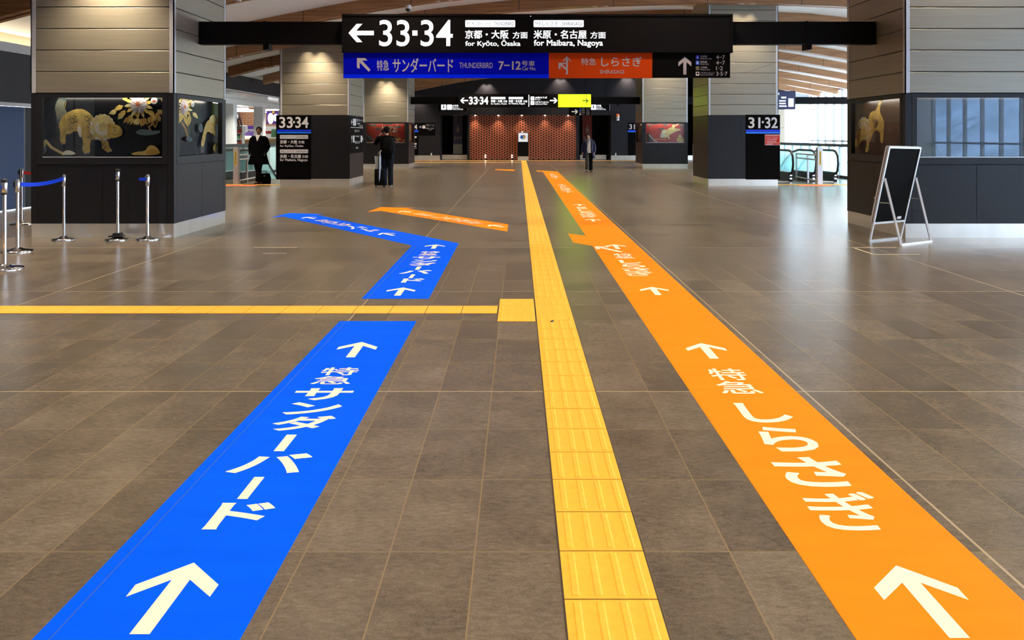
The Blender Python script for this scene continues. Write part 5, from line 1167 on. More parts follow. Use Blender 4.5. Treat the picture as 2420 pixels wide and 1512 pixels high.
# shelves, counter, goods
def at46(px, py, y): return at(px, py, y)
def pxbox(name, y, x0, y0, x1, y1, m, lab, cat, dep=.4, group=None):
    c = at((x0 + x1) / 2, y1, y); w = PX(x1, y) - PX(x0, y); h = PZ(y0, y) - PZ(y1, y); b = MB(); 
    r = min(w, h) * .12; b.loft([[(-w / 2, 0, 0), (w / 2, 0, 0), (w / 2, dep, 0), (-w / 2, dep, 0)], [(-w / 2, 0, h - r), (w / 2, 0, h - r), (w / 2, dep, h - r), (-w / 2, dep, h - r)], [(-w / 2 + r, r, h), (w / 2 - r, r, h), (w / 2 - r, dep - r, h), (-w / 2 + r, dep - r, h)]], smooth=False)
    return tag(b.build(name, m, None, c), lab, cat, group)
c = pxbox('shop_counter', 42.0, 571, 327, 650, 352, 'goods4', 'tan shop counter behind the guard rail on the left', 'counter', .6)
b = MB(); b.box(-.7, .3, .1, .4, 1.12, 1.30); 
sl = tag(pxbox('counter_glow', 42.1, 576, 321, 589, 327, 'amber', 'glowing amber block standing for the warm light on the shop counter', 'food warmer', .3), None, None)  # warm light on the counter, put in as a glowing block
sh = empty('shop_shelf', at(558, 350, 40.0), 0, 'white shop shelf full of small goods at the left end of the shop', 'shelf')
b = MB(); b.box(-.35, .30, .37, .40, 0, 1.1); b.box(-.35, -.32, 0, .4, 0, 1.1); b.box(.27, .30, 0, .4, 0, 1.1); b.build('frame', 'white', sh)
for z in (.12, .42, .72): b = MB(); b.box(-.32, .27, -.02, .369, z, z + .029); b.build('shelf_board', 'white', sh)
cols = ['goods1', 'goods2', 'goods3', 'goods4', 'goods5', 'white', 'petal_r', 'rock']
gi = 0
for z in (.75, .45, .15):
    for i in range(5):
        b = MB(); w = .1; h = .12 + .08 * random.random(); b.box(-w / 2, w / 2, 0, .14, 0, h); b.box(-w / 2 + .01, w / 2 - .01, .01, .13, h, h + .015); p = sh.location + Vector((-.26 + i * .125, .0, z))
        o = b.build('packet', random.choice(cols), None, p); tag(o, 'small packet standing on the white shop shelf at the far left', 'packet', 'packets on the shop shelf')
for i in range(4):
    b = MB(); b.prism([(-.03 + .0, 0, 0), (.05, 0, 0), (-.06, 0, .42), (-.12, 0, .42)], (0, .02, 0)); o = b.build('magazine', 'goods5', None, sh.location + Vector((-.2 + .13 * i, .2, 1.1))); tag(o, 'dark magazine leaning in a row on top of the white shop shelf', 'magazine', 'magazines on the shop shelf')
tag(pxbox('hanging_banner', YS_ - .4, 578, 297, 603, 305, 'purple', 'small purple banner with pale writing under the bricks of the shop', 'banner', .02), None, None)
for i in range(6):
    px = 579 + 3.4 * i; pxbox('bag_of_snacks', 43.0, px, 311 - 1.5 * (i % 3) + abs(i - 3), px + 3.2, 322, 'goods1', 'purple packet in a fanned row on the shop counter', 'packet', .15, 'purple packets on the shop counter')
for i in range(4): pxbox('bag_of_snacks', 43.0, 625 + 4 * i, 309 + (i % 2), 628.6 + 4 * i, 316, 'goods2', 'red packet in a row right of the standing man', 'packet', .15, 'red packets in the shop')
pxbox('poster_stand', 42.8, 641, 305, 652, 324, 'goods3', 'green poster stand at the edge of the second left pillar', 'poster stand', .1)
pxbox('white_fridge', 43.6, 563, 296, 578, 322, 'white', 'white shop cabinet behind the shelf of small goods', 'cabinet', .5)

# ================================================================== STANCHIONS AND BELTS
def stanchion(x, y, h, rb, lab, black=False, weight=False):
    root = empty('stanchion', (x, y, 0), 0, lab, 'stanchion')
    b = MB(); b.lathe([(rb, 0), (rb, .018), (rb * .93, .026), (rb * .5, .036), (.05, .05), (.03, .06)], 0, 0, 32); b.build('base', 'chrome', root)
    b = MB(); b.lathe([(.0215, .05), (.0215, h - .16)], 0, 0, 20); b.build('pole', 'chrome', root)
    b = MB(); b.lathe([(.028, h - .165), (.031, h - .16), (.031, h - .012), (.026, h)], 0, 0, 20); b.build('belt_head', 'chrome', root)
    if black:
        for za, zc in ((h - .035, h + .004), (h - .17, h - .145)): b = MB(); b.lathe([(.030, za), (.0335, za + .004), (.0335, zc - .004), (.026, zc)], 0, 0, 20); b.build('black_collar', 'rubber', root)
    else: b = MB(); b.box(-.046, -.028, -.018, .018, h - .10, h - .03); b.build('belt_clip', 'rubber', root)
    if weight: b = MB(); b.box(-.10, .08, -.07, .05, .05, .068); b.box(-.05, .05, -.05, .05, .06, .10); b.build('black_weight', 'rubber', root)
    return root
stanchion(-5.67, 8.92, .99, .19, 'chrome belt stanchion with black collars, nearest the left frame edge', True)
stanchion(-6.35, 10.25, .92, .18, 'chrome belt stanchion second from the left edge, at the left end of the blue belt')
stanchion(-6.43, 11.44, .925, .16, 'chrome belt stanchion at the right end of the blue belt, before the left pillar')
stanchion(-5.66, 11.42, 1.0, .165, 'chrome belt stanchion with black collars and a black weight on its base', True, True)
stanchion(-5.25, 11.44, .925, .155, 'rightmost chrome belt stanchion, near the corner of the left pillar')
stanchion(-8.27, 13.45, .93, .17, 'chrome belt stanchion with a red belt behind the others, by the door')
def belt(a, c, m, lab, sag=.03, w=.05):
    A, C = Vector(a), Vector(c); n = 12; b = MB(); d = (C - A).normalized(); p = Vector((-d.y, d.x, 0)).normalized() * .0015; rings = []
    for i in range(n + 1):
        t = i / n; q = A.lerp(C, t) - Vector((0, 0, sag * 4 * t * (1 - t))); rings.append([q + p + Vector((0, 0, w / 2)), q - p + Vector((0, 0, w / 2)), q - p - Vector((0, 0, w / 2)), q + p - Vector((0, 0, w / 2))])
    b.loft(rings, smooth=False); return tag(b.build('retractable_belt', m), lab, 'belt')
belt((-6.32, 10.27, .855), (-6.43, 11.41, .865), 'belt_b', 'blue retractable belt stretched between the two stanchions before the left pillar')
belt((-5.71, 8.915, .905), (-6.9, 8.3, .90), 'belt_b', 'end of a blue belt leaving the nearest stanchion at the left frame edge')
belt((-5.25, 11.41, .86), (-5.35, 11.40, .86), 'belt_b', 'short blue belt end on the rightmost stanchion', 0, .045)
belt((-8.24, 13.45, .86), (-7.6, 13.9, .86), 'belt_r', 'short red belt running behind the left pillar')

# ================================================================== A-FRAME SIGN
af = empty('a_frame_sign', (5.25, 11.3, 0), 0, 'aluminium A-frame sign with a black board standing before the right pillar', 'A-frame sign'); o_ = Vector((5.25, 11.3, 0))
A, B, C, D_ = Vector((4.866, 11.22, 0)) - o_, Vector((5.46, 11.58, 0)) - o_, Vector((5.127, 10.85, 0)) - o_, Vector((5.72, 11.22, 0)) - o_
TL, TR = Vector((5.055, 11.04, 1.315)) - o_, Vector((5.665, 11.41, 1.30)) - o_
def bar(mb, p, q, w=.028, t=.022, nrm=Vector((0, -1, 0))):
    d = (q - p).normalized(); n = (nrm - d * nrm.dot(d)).normalized(); s = d.cross(n) * w / 2; n = n * t / 2
    mb.prism([p + s + n, p - s + n, p - s - n, p + s - n], q - p)
nb = (TR - TL).cross(A - TL).normalized()
b = MB(); l = .2
bar(b, A, TL, nrm=nb); bar(b, B, TR, nrm=nb); bar(b, TL, TR, nrm=nb); bar(b, A + Vector((0, 0, .012)), B + Vector((0, 0, .012)), nrm=nb); bar(b, A.lerp(TL, l), B.lerp(TR, l), nrm=nb)
off2 = nb * .035 if nb.y > 0 else -nb * .035
bar(b, A.lerp(TL, l) + off2, TL + off2, nrm=nb); bar(b, TL + off2, TR + off2, nrm=nb); bar(b, B.lerp(TR, l) + off2, TR + off2, nrm=nb)
b.build('board_frame', 'alum', af)
b = MB(); b.prism([A.lerp(TL, l), B.lerp(TR, l), TR, TL], off2 * .6); b.build('black_board', 'black_p', af)
b = MB(); nn = nb if nb.y < 0 else -nb; q = A.lerp(TL, l + .025).lerp(B.lerp(TR, l + .025), .80); u = (B - A).normalized(); v = (TL - A).normalized()
b.prism([q + u * x + v * z + nn * .002 for x, z in ((-.04, 0), (.04, 0), (.05, .015), (.05, .03), (.04, .04), (-.04, .04), (-.05, .03), (-.05, .015))], nn * .001); b.build('sticker', 'print_white', af)
b = MB(); HL, HR = A.lerp(TL, .68) + nn * .02, B.lerp(TR, .68) + nn * .02
bar(b, C, HL + nn * .01); bar(b, D_, HR + nn * .01); bar(b, C + Vector((0, 0, .012)), D_ + Vector((0, 0, .012)), nrm=Vector((0, 0, 1))); b.build('prop_leg_frame', 'alum', af)
b = MB(); b.tube([A.lerp(TL, .42), C.lerp(HL, .62)], .006, 6); b.tube([B.lerp(TR, .45), D_.lerp(HR, .66)], .006, 6); b.build('stay_rods', 'steel', af)

# ================================================================== PEOPLE
def skin_body(name, V, E, root, m, parent=None, lv=2):
    """V: {key: (co, radius)}; one continuous surface grown round the joints"""
    keys = list(V); idx = {k: i for i, k in enumerate(keys)}
    me = bpy.data.meshes.new(name); me.from_pydata([V[k][0] for k in keys], [(idx[a], idx[b]) for a, b in E], [])
    o = bpy.data.objects.new(name, me); COL.objects.link(o)
    md = o.modifiers.new('skin', 'SKIN'); md.use_smooth_shade = True
    for k in keys:
        s = me.skin_vertices[0].data[idx[k]]; r = V[k][1]; s.radius = r if isinstance(r, (tuple, list)) else (r, r); s.use_root = (k == root)
    sd = o.modifiers.new('sub', 'SUBSURF'); sd.levels = lv; sd.render_levels = lv
    dg = bpy.context.evaluated_depsgraph_get(); m2 = bpy.data.meshes.new_from_object(o.evaluated_get(dg)); m2.name = name
    bpy.data.objects.remove(o); bpy.data.meshes.remove(me)
    for p in m2.polygons: p.use_smooth = True
    m2.materials.clear(); m2.materials.append(M[m]); q = bpy.data.objects.new(name, m2); COL.objects.link(q)
    if parent: q.parent = parent
    return q
def ringpts(c, rx, ry, n=20, ax=None, flat=0.0):
    """ellipse round c; ax = direction of the limb (default vertical)"""
    c = Vector(c); t = Vector(ax).normalized() if ax else Vector((0, 0, 1))
    u = Vector((1, 0, 0)); u = (u - t * u.dot(t)).normalized(); w = t.cross(u)
    return [c + u * rx * math.cos(2 * PI * k / n) + w * ry * math.sin(2 * PI * k / n) for k in range(n)]
def sleeve(mb, pts, n=14):
    """pts: [(co, r)]: a tapering tube with round section along the limb"""
    mb.tube([p for p, r in pts], [r for p, r in pts], n, True, True)
def lerp(a, b, t): return tuple(x + (y - x) * t for x, y in zip(a, b))

def hand(V, E, wrist, tag_, dirv, side, palm_n, curl=.5, s=1.0):
    """palm, four unequal bent fingers and a thumb from the side of the palm. dirv: forearm direction; side: towards the thumb; palm_n: palm normal"""
    w = Vector(wrist); d = Vector(dirv).normalized(); t = Vector(side); t = (t - d * t.dot(d)).normalized(); n = Vector(palm_n); n = (n - d * n.dot(d) - t * n.dot(t)).normalized()
    pm = w + d * .05 * s; kn = w + d * .085 * s
    V[tag_ + 'palm'] = (pm, (.036 * s, .018 * s)); V[tag_ + 'kn'] = (kn, (.036 * s, .015 * s)); E += [(tag_ + 'wr', tag_ + 'palm'), (tag_ + 'palm', tag_ + 'kn')]
    for i, (off, ln) in enumerate(((.028, .070), (.010, .080), (-.009, .074), (-.027, .058))):
        p = kn + t * off * s; prev = tag_ + 'kn'; ang = 0
        for j in range(3):
            ang += curl * (.55 + .25 * j); p = p + (d * math.cos(ang) + n * math.sin(ang)) * ln * s * (.42, .32, .26)[j]
            k = tag_ + 'f%d%d' % (i, j); V[k] = (p, .0085 * s * (1, .93, .82)[j]); E.append((prev, k)); prev = k
    p = w + d * .03 * s; prev = tag_ + 'palm'
    for j in range(3):
        p = w + d * (.04 + .024 * j) * s + t * (.030 + .013 * j) * s + n * (.004 + .010 * j * curl) * s; k = tag_ + 't%d' % j; V[k] = (p, .0098 * s * (1, .95, .85)[j]); E.append((prev, k)); prev = k

def figure(J, hs=1.0):
    """joint dict -> skin vertices and edges for head, trunk, arms, legs"""
    V = {}; E = []
    V['pel'] = (J['pel'], (.135, .105)); V['waist'] = (J['waist'], (.125, .095)); V['chest'] = (J['chest'], (.150, .108)); V['neckb'] = (J['neckb'], .062); V['neck'] = (J['neck'], .050)
    E += [('pel', 'waist'), ('waist', 'chest'), ('chest', 'neckb'), ('neckb', 'neck')]
    n = Vector(J['neck']); up = Vector(J['hup']).normalized(); f = Vector(J['hfw']); f = (f - up * f.dot(up)).normalized(); s = up.cross(f)   # s points to the figure's left
    V['jaw'] = (n + up * .055 + f * .028, (.048, .060)); V['mid'] = (n + up * .120 + f * .018, (.068, .082)); V['brow'] = (n + up * .165 + f * .010, (.070, .084)); V['crown'] = (n + up * .205 - f * .004, (.050, .058))
    E += [('neck', 'jaw'), ('jaw', 'mid'), ('mid', 'brow'), ('brow', 'crown')]
    V['nose'] = (n + up * .110 + f * .104, .0105); E.append(('mid', 'nose'))
    for q, sg in (('l', 1), ('r', -1)): V['ear' + q] = (n + up * .115 + s * sg * .084 - f * .004, (.007, .020)); E.append(('mid', 'ear' + q))
    for q in 'lr':
        for k, r in (('sh', .044), ('el', .040), ('wr', .027)): V[q + k] = (J[q + k], r)
        E += [('chest', q + 'sh'), (q + 'sh', q + 'el'), (q + 'el', q + 'wr')]
        for k, r in (('hip', .082), ('kn_', .056), ('an', .040)): V[q + k] = (J[q + k], r)
        V[q + 'heel'] = (J[q + 'heel'], .036); V[q + 'toe'] = (J[q + 'toe'], (.040, .028))
        E += [('pel', q + 'hip'), (q + 'hip', q + 'kn_'), (q + 'kn_', q + 'an'), (q + 'an', q + 'heel'), (q + 'heel', q + 'toe')]
    return V, E, (n, up, f, s)
def face_parts(o, hd, mask=False):
    n, up, f, s = hd
    for sg in (-1, 1):
        b = MB(); c = n + up * .135 + f * .094 + s * sg * .030
        b.add([c + s * .012 * math.cos(2 * PI * i / 10) + up * .006 * math.sin(2 * PI * i / 10) + f * .004 * (1 - abs(math.cos(2 * PI * i / 10))) for i in range(10)], [tuple(range(10))]); b.build('eye', 'eye', o)
        b = MB(); c = n + up * .155 + f * .096 + s * sg * .031; b.tube([c - s * .016, c + up * .004 + f * .003, c + s * .016], .0035, 6); b.build('eyebrow', 'hair', o)
    c = n + up * .068 + f * .094; b = MB(); b.tube([c - s * .022, c + f * .006, c + s * .022], [.003, .005, .003], 8); b.build('mouth', 'lip', o)
def hair_cap(o, hd, m='hair', side=112, fringe=60, vol=1.0):
    """hair as a shell that hugs the skull and thins out at the hairline; side / fringe / nape angles from the crown"""
    n, up, f, s = hd; c = n + up * .148 + f * .002; vs = []; fs = []; NU, NV = 40, 12; rn = random.Random(3)
    jit = [rn.uniform(-5, 5) for _ in range(NU)]
    for j in range(NV + 1):
        for i in range(NU):
            az = 2 * PI * i / NU; d = abs((az + PI) % (2 * PI) - PI) / PI            # 0 at the face, 1 at the nape
            lim = fringe + (side - fringe) * min(1, max(0, (d - .16) / .16)) if d < .45 else side + (162 - side) * min(1, (d - .45) / .3)
            th = math.radians(lim + jit[i]) * j / NV; u = j / NV; k = (1.0 - .10 * max(0, u - .75) / .25) * vol
            w = 1 + .03 * math.sin(7 * az + 3 * u) + .018 * math.sin(17 * az)
            vs.append(c + up * (.098 if th < PI / 2 else .122) * k * math.cos(th) + (f * math.cos(az) * .097 + s * math.sin(az) * .083) * k * w * math.sin(th))
    for j in range(NV):
        for i in range(NU): fs.append((j * NU + i, j * NU + (i + 1) % NU, (j + 1) * NU + (i + 1) % NU, (j + 1) * NU + i))
    b = MB(); b.add(vs, fs, True); h = b.build('hair', m, o); md = h.modifiers.new('t', 'SOLIDIFY'); md.thickness = .007; md.offset = -1; return h
def shoe(o, heel, toe, m='brown_leather'):
    h, t = Vector(heel), Vector(toe); d = (t - h).normalized(); w = Vector((-d.y, d.x, 0)).normalized(); L = (t - h).length; b = MB(); rings = []
    for u, ww, z in ((-.05, .026, .05), (.0, .036, .075), (.3, .040, .085), (.6, .046, .062), (.85, .042, .046), (1.0, .026, .034)):
        p = h + d * (L * u + .01); rings.append([p + w * ww * math.cos(2 * PI * k / 12) + Vector((0, 0, max(-h.z * 0, 0))) + Vector((0, 0, z * (.5 + .5 * math.sin(2 * PI * k / 12)) - .036)) for k in range(12)])
    b.loft(rings); b.build('shoe', m, o)
    b = MB(); rings = []
    for u, ww in ((-.05, .026), (.3, .042), (.85, .044), (1.03, .024)):
        p = h + d * (L * u + .01); rings.append([p + w * ww + Vector((0, 0, -.028)), p - w * ww + Vector((0, 0, -.028)), p - w * ww + Vector((0, 0, -.040)), p + w * ww + Vector((0, 0, -.040))])
    b.loft(rings, smooth=False); b.build('shoe_sole', 'seam' if m != 'sole' else 'sole', o)

# ---- man in the long black coat, facing the camera, one leg crossed in front of the other
J = dict(pel=(0, 0, .93), waist=(.005, .005, 1.10), chest=(.01, .01, 1.33), neckb=(.015, .0, 1.46), neck=(.018, -.012, 1.505), hup=(.02, -.06, 1), hfw=(.10, -1, -.12),
         lsh=(.205, .01, 1.415), lel=(.275, .05, 1.14), lwr=(.215, -.06, .96), rsh=(-.185, .01, 1.415), rel=(-.265, .05, 1.14), rwr=(-.215, -.07, .95),
         lhip=(.09, 0, .90), lkn_=(.045, -.09, .49), lan=(-.02, -.02, .09), lheel=(-.02, .02, .045), ltoe=(-.05, -.17, .040),
         rhip=(-.09, 0, .90), rkn_=(-.03, -.02, .49), ran=(.03, .10, .10), rheel=(.04, .15, .050), rtoe=(.02, -.03, .040))
V, E, hd = figure(J)
hand(V, E, J['lwr'], 'l', (-.25, -.35, -.9), (-.8, -.5, 0), (-.6, .3, -.2), .7); hand(V, E, J['rwr'], 'r', (.25, -.35, -.9), (.8, -.5, 0), (.6, .3, -.2), .7)
man = skin_body('person', V, E, 'pel', 'skin'); tag(man, 'man in a long black coat standing with crossed legs before the left escalators', 'person')
face_parts(man, hd); hair_cap(man, hd)
b = MB(); b.loft([ringpts((.0, .005, z), rx, ry, 24) for z, rx, ry in ((.60, .315, .235), (.62, .318, .235), (.80, .270, .200), (.98, .232, .165), (1.12, .212, .150), (1.28, .224, .152), (1.38, .228, .140), (1.425, .190, .115), (1.455, .120, .095), (1.485, .080, .080))], True); coat = b.build('long_coat', 'coat_b', man)
for q, sx in (('l', 1), ('r', -1)):
    b = MB(); e, w = Vector(J[q + 'el']), Vector(J[q + 'wr']); s0 = Vector(J[q + 'sh']); sleeve(b, [(s0 - Vector((sx * .09, 0, -.004)), .052), (s0 - Vector((sx * .03, 0, .004)), .064), (s0 + Vector((sx * .010, 0, -.035)), .072), (s0.lerp(e, .5), .076), (e, .072), (e.lerp(w, .6), .066), (w, .060), (w + Vector((-sx * .005, -.01, -.02)), .056)]); b.build('coat_sleeve', 'coat_b', coat)
    b = MB(); c = w + Vector((-sx * .01, -.035, -.05)); b.prism([c + Vector((-.06, -.05, 0)), c + Vector((.06, -.05, 0)), c + Vector((.06, -.05, .022)), c + Vector((-.06, -.05, .022))], (0, .03, 0)); b.build('pocket_flap', 'coat_b', coat)
b = MB(); b.poly([(-.055, -.118, 1.47), (.075, -.118, 1.47), (.012, -.165, 1.30)]); b.add([(-.06, -.06, 1.50), (.085, -.06, 1.50), (.075, -.12, 1.465), (-.055, -.12, 1.465)], [(0, 1, 2, 3)]); b.build('shirt_collar', 'shirt', man)
for sx in (-1, 1):
    b = MB(); b.prism([(.012 + sx * .068, -.10, 1.485), (.012 + sx * .125, -.10, 1.40), (.012 + sx * .085, -.150, 1.33), (.012 + sx * .0, -.172, 1.16)], (0, .012, 0)); b.build('lapel', 'coat_b', coat)
for q in 'lr':
    b = MB(); h, k, a_ = (Vector(J[q + x]) for x in ('hip', 'kn_', 'an')); sleeve(b, [(h + Vector((0, 0, .04)), .100), (h.lerp(k, .5), .094), (k, .080), (k.lerp(a_, .5), .078), (a_ - Vector((0, 0, .03)), .076)], 16); b.build('trouser_leg', 'trousers', man); shoe(man, J[q + 'heel'], J[q + 'toe'])
man.location = (*fl(609, 434)[:1], 24.75, 0); man.location.x = PX(611, 24.75)
bc = empty('briefcase', (PX(623, 24.95), 24.98, 0), .5, 'black briefcase standing on the floor behind the legs of the man in the long coat', 'bag')
b = MB(); b.loft([[(-.19, -.07, 0), (.19, -.07, 0), (.19, .07, 0), (-.19, .07, 0)], [(-.20, -.075, .15), (.20, -.075, .15), (.20, .075, .15), (-.20, .075, .15)], [(-.17, -.04, .31), (.17, -.04, .31), (.17, .04, .31), (-.17, .04, .31)]], smooth=False); b.build('body', 'pack', bc)
b = MB(); b.tube([(-.08, 0, .30), (-.07, 0, .39), (.07, 0, .39), (.08, 0, .30)], .010, 8); b.build('handle', 'rubber', bc); b = MB(); b.box(-.02, .02, -.078, -.07, .22, .26); b.build('clasp', 'chrome', bc)

# ---- man seen from behind with phone, backpack and suitcase (back towards the camera, turned a little left)
J = dict(pel=(0, 0, .93), waist=(-.01, .0, 1.10), chest=(-.02, .02, 1.33), neckb=(-.015, .03, 1.46), neck=(-.012, .035, 1.505), hup=(-.06, .05, 1), hfw=(-.45, 1, -.05),
         lsh=(-.21, .03, 1.415), lel=(-.335, .09, 1.26), lwr=(-.245, .10, 1.47), rsh=(.17, .02, 1.415), rel=(-.02, .20, 1.16), rwr=(-.205, .19, 1.02),
         lhip=(-.09, 0, .90), lkn_=(-.075, -.005, .49), lan=(-.065, -.02, .09), lheel=(-.065, -.04, .042), ltoe=(-.13, .16, .040),
         rhip=(.09, 0, .90), rkn_=(.10, -.03, .49), ran=(.115, -.06, .09), rheel=(.115, -.08, .042), rtoe=(.09, .13, .040))
V, E, hd = figure(J)
hand(V, E, J['lwr'], 'l', (.62, .05, .78), (.3, -.8, .2), (.8, .3, -.3), .9); hand(V, E, J['rwr'], 'r', (-.75, .05, -.45), (.0, .9, .3), (-.3, -.2, -.9), 1.1)
pm = skin_body('person', V, E, 'pel', 'skin'); tag(pm, 'man in dark clothes seen from behind with a phone held to his ear', 'person')
face_parts(pm, hd); hair_cap(pm, hd)
b = MB(); b.loft([ringpts((-.005, .01, z), rx, ry, 24) for z, rx, ry in ((.80, .195, .150), (.82, .20, .155), (1.0, .195, .150), (1.14, .195, .145), (1.28, .222, .155), (1.38, .215, .145), (1.43, .165, .115), (1.49, .075, .08))], True); jk = b.build('jacket', 'coat_b', pm)
for q, sx in (('l', -1), ('r', 1)):
    b = MB(); s0, e, w = (Vector(J[q + k]) for k in ('sh', 'el', 'wr')); sleeve(b, [(s0 - Vector((sx * .09, 0, -.004)), .052), (s0 - Vector((sx * .03, 0, .004)), .064), (s0 + Vector((sx * .010, 0, -.035)), .070), (s0.lerp(e, .5), .074), (e, .066), (e.lerp(w, .5), .058), (e.lerp(w, .93), .046)]); b.build('jacket_sleeve', 'coat_b', jk)
for q in 'lr':
    b = MB(); h, k, a_ = (Vector(J[q + x]) for x in ('hip', 'kn_', 'an')); sleeve(b, [(h + Vector((0, 0, .05)), .105), (h.lerp(k, .5), .095), (k, .080), (k.lerp(a_, .5), .076), (a_ - Vector((0, 0, .04)), .074)], 16); b.build('trouser_leg', 'jeans', pm); shoe(pm, J[q + 'heel'], J[q + 'toe'], 'sole')
PM = Vector((PX(914, 23.3), 23.35, 0)); pm.location = PM
ph = empty('smartphone', PM + Vector((-.150, .115, 1.585)), .5, 'dark smartphone held at the ear of the man seen from behind', 'phone'); b = MB(); b.box(-.036, .036, -.004, .004, -.07, .07); b.build('phone_body', 'rubber', ph); b = MB(); b.box(-.033, .033, .004, .0045, -.064, .064); b.build('glass_face', 'seam', ph)
bp = empty('backpack', PM + Vector((.10, -.17, .98)), -.35, 'bulging black backpack worn by the man seen from behind', 'backpack')
b = MB(); rings = []
for z, w, d in ((0, .12, .06), (.02, .155, .10), (.15, .165, .125), (.30, .16, .115), (.40, .13, .085), (.455, .06, .04)): rings.append([Vector((w * math.copysign(abs(math.cos(t)) ** .6, math.cos(t)), -.02 + d * math.copysign(abs(math.sin(t)) ** .6, math.sin(t)), z)) for t in [2 * PI * i / 24 for i in range(24)]])
b.loft(rings); b.build('main_bag', 'pack', bp)
b = MB(); rings = []
for z, w, d in ((.03, .10, .03), (.05, .125, .045), (.18, .125, .05), (.24, .10, .03)): rings.append([Vector((w * math.copysign(abs(math.cos(t)) ** .6, math.cos(t)), -.13 + d * math.copysign(abs(math.sin(t)) ** .6, math.sin(t)), z)) for t in [2 * PI * i / 20 for i in range(20)]])
b.loft(rings); b.build('front_pocket', 'pack', bp)
for sx in (-1, 1): b = MB(); b.tube([(sx * .09, .05, .40), (sx * .095, .10, .455), (sx * .10, .17, .465), (sx * .10, .23, .42)], .017, 8); b.build('shoulder_strap', 'pack', bp)
b = MB(); b.tube([(.16, -.06, .30), (.21, -.08, .27), (.225, -.08, .2), (.19, -.06, .12)], .006, 6); b.build('loose_strap', 'pack', bp); b = MB(); b.tube([(-.03, 0, .45), (-.02, 0, .485), (.02, 0, .485), (.03, 0, .45)], .008, 6); b.build('top_loop', 'pack', bp)
SCX, SCY = PX(897.5, 23.2), 23.3
sc = empty('suitcase', (SCX, SCY, 0), .08, 'black rolling suitcase with a raised handle, left of the man seen from behind', 'suitcase')
b = MB(); rings = []
for z, k in ((.05, .86), (.07, 1), (.50, 1), (.52, .88)): rings.append([Vector((.165 * k * math.copysign(abs(math.cos(t)) ** .35, math.cos(t)), .12 * k * math.copysign(abs(math.sin(t)) ** .35, math.sin(t)), z)) for t in [2 * PI * i / 32 for i in range(32)]])
b.loft(rings); b.build('shell', 'case_m', sc)
for i in range(5): b = MB(); b.box(-.12 + i * .055, -.10 + i * .055, -.124, -.118, .09, .48); b.build('rib', 'case_m', sc)
b = MB(); b.tube([(-.062, .05, .5), (-.062, .05, 1.0), (.068, .05, 1.0), (.068, .05, .5)], .009, 8); b.build('pull_handle', 'rubber', sc)
for x in (-.12, .12):
    for yv in (-.08, .08): b = MB(); b.tube([(x - .012, yv, .028), (x + .012, yv, .028)], .028, 12); b.box(x - .015, x + .015, yv - .012, yv + .012, .028, .06); b.build('wheel', 'rubber', sc)
b = MB(); b.box(.166, .172, -.05, .10, .10, .48); b.build('side_trim', 'stripe_light', sc)
pb_ = empty('paper_bag', (SCX - .02, SCY + .14, .525), .1, 'tall white paper bag standing on the suitcase behind its handle', 'bag')
b = MB(); T = .0
b.add([(-.135, -.05, 0), (.135, -.05, 0), (.135, .05, 0), (-.135, .05, 0), (-.17, -.055, .36), (.155, -.055, .32), (.155, .055, .33), (-.17, .055, .36)], [(0, 3, 2, 1), (0, 1, 5, 4), (1, 2, 6, 5), (2, 3, 7, 6), (3, 0, 4, 7)]); o = b.build('bag_body', 'paper', pb_); md = o.modifiers.new('t', 'SOLIDIFY'); md.thickness = .003
b = MB(); b.tube([(-.06, 0, .34), (-.04, 0, .43), (.03, 0, .43), (.05, 0, .33)], .005, 6); b.build('cord_handle', 'paper', pb_)
um = empty('umbrella', (SCX + .015, SCY - .155, .20), 0, 'folded clear umbrella hanging in front of the black suitcase', 'umbrella')
b = MB(); b.tube([(-.02, 0, 0), (-.015, 0, .06), (-.005, 0, .3), (.005, 0, .62), (.008, 0, .74)], [.004, .016, .024, .028, .012], 10); b.build('folded_canopy', 'brolly', um); b = MB(); b.tube([(.008, 0, .72), (.009, 0, .80), (.012, .02, .84), (.02, .07, .855), (.026, .12, .83), (.028, .14, .80)], .009, 8); b.build('hooked_handle', 'print_white', um); b = MB(); b.tube([(-.021, 0, -.03), (-.02, 0, .02)], .005, 8); b.build('tip', 'steel', um)

# ---- woman walking towards the camera
J = dict(pel=(0, 0, .84), waist=(.0, .0, .98), chest=(-.0, .0, 1.18), neckb=(.0, -.01, 1.295), neck=(-.005, -.02, 1.33), hup=(-.16, -.05, 1), hfw=(-.12, -1, -.05),
         lsh=(.165, .0, 1.255), lel=(.235, .03, 1.0), lwr=(.215, -.06, .79), rsh=(-.165, .0, 1.255), rel=(-.235, .06, 1.02), rwr=(-.265, .02, .79),
         lhip=(.08, 0, .81), lkn_=(.08, .0, .45), lan=(.085, .04, .085), lheel=(.085, .07, .040), ltoe=(.10, -.12, .038),
         rhip=(-.08, 0, .81), rkn_=(-.075, -.13, .46), ran=(-.075, -.13, .12), rheel=(-.075, -.10, .065), rtoe=(-.10, -.27, .060))
V, E, hd = figure(J, .92)
for k in V:
    r = V[k][1]; V[k] = (V[k][0], tuple(x * .9 for x in r) if isinstance(r, tuple) else r * .9)
hand(V, E, J['lwr'], 'l', (-.1, -.15, -1), (-.6, -.8, 0), (-.9, .2, 0), .45, .92); hand(V, E, J['rwr'], 'r', (-.05, -.05, -1), (.6, -.8, 0), (.9, .2, 0), .45, .92)
wo = skin_body('person', V, E, 'pel', 'skin'); tag(wo, 'woman in an open navy quilted coat and white blouse walking towards the camera', 'person')
face_parts(wo, hd); hair_cap(wo, hd, side=142, fringe=52, vol=1.04)
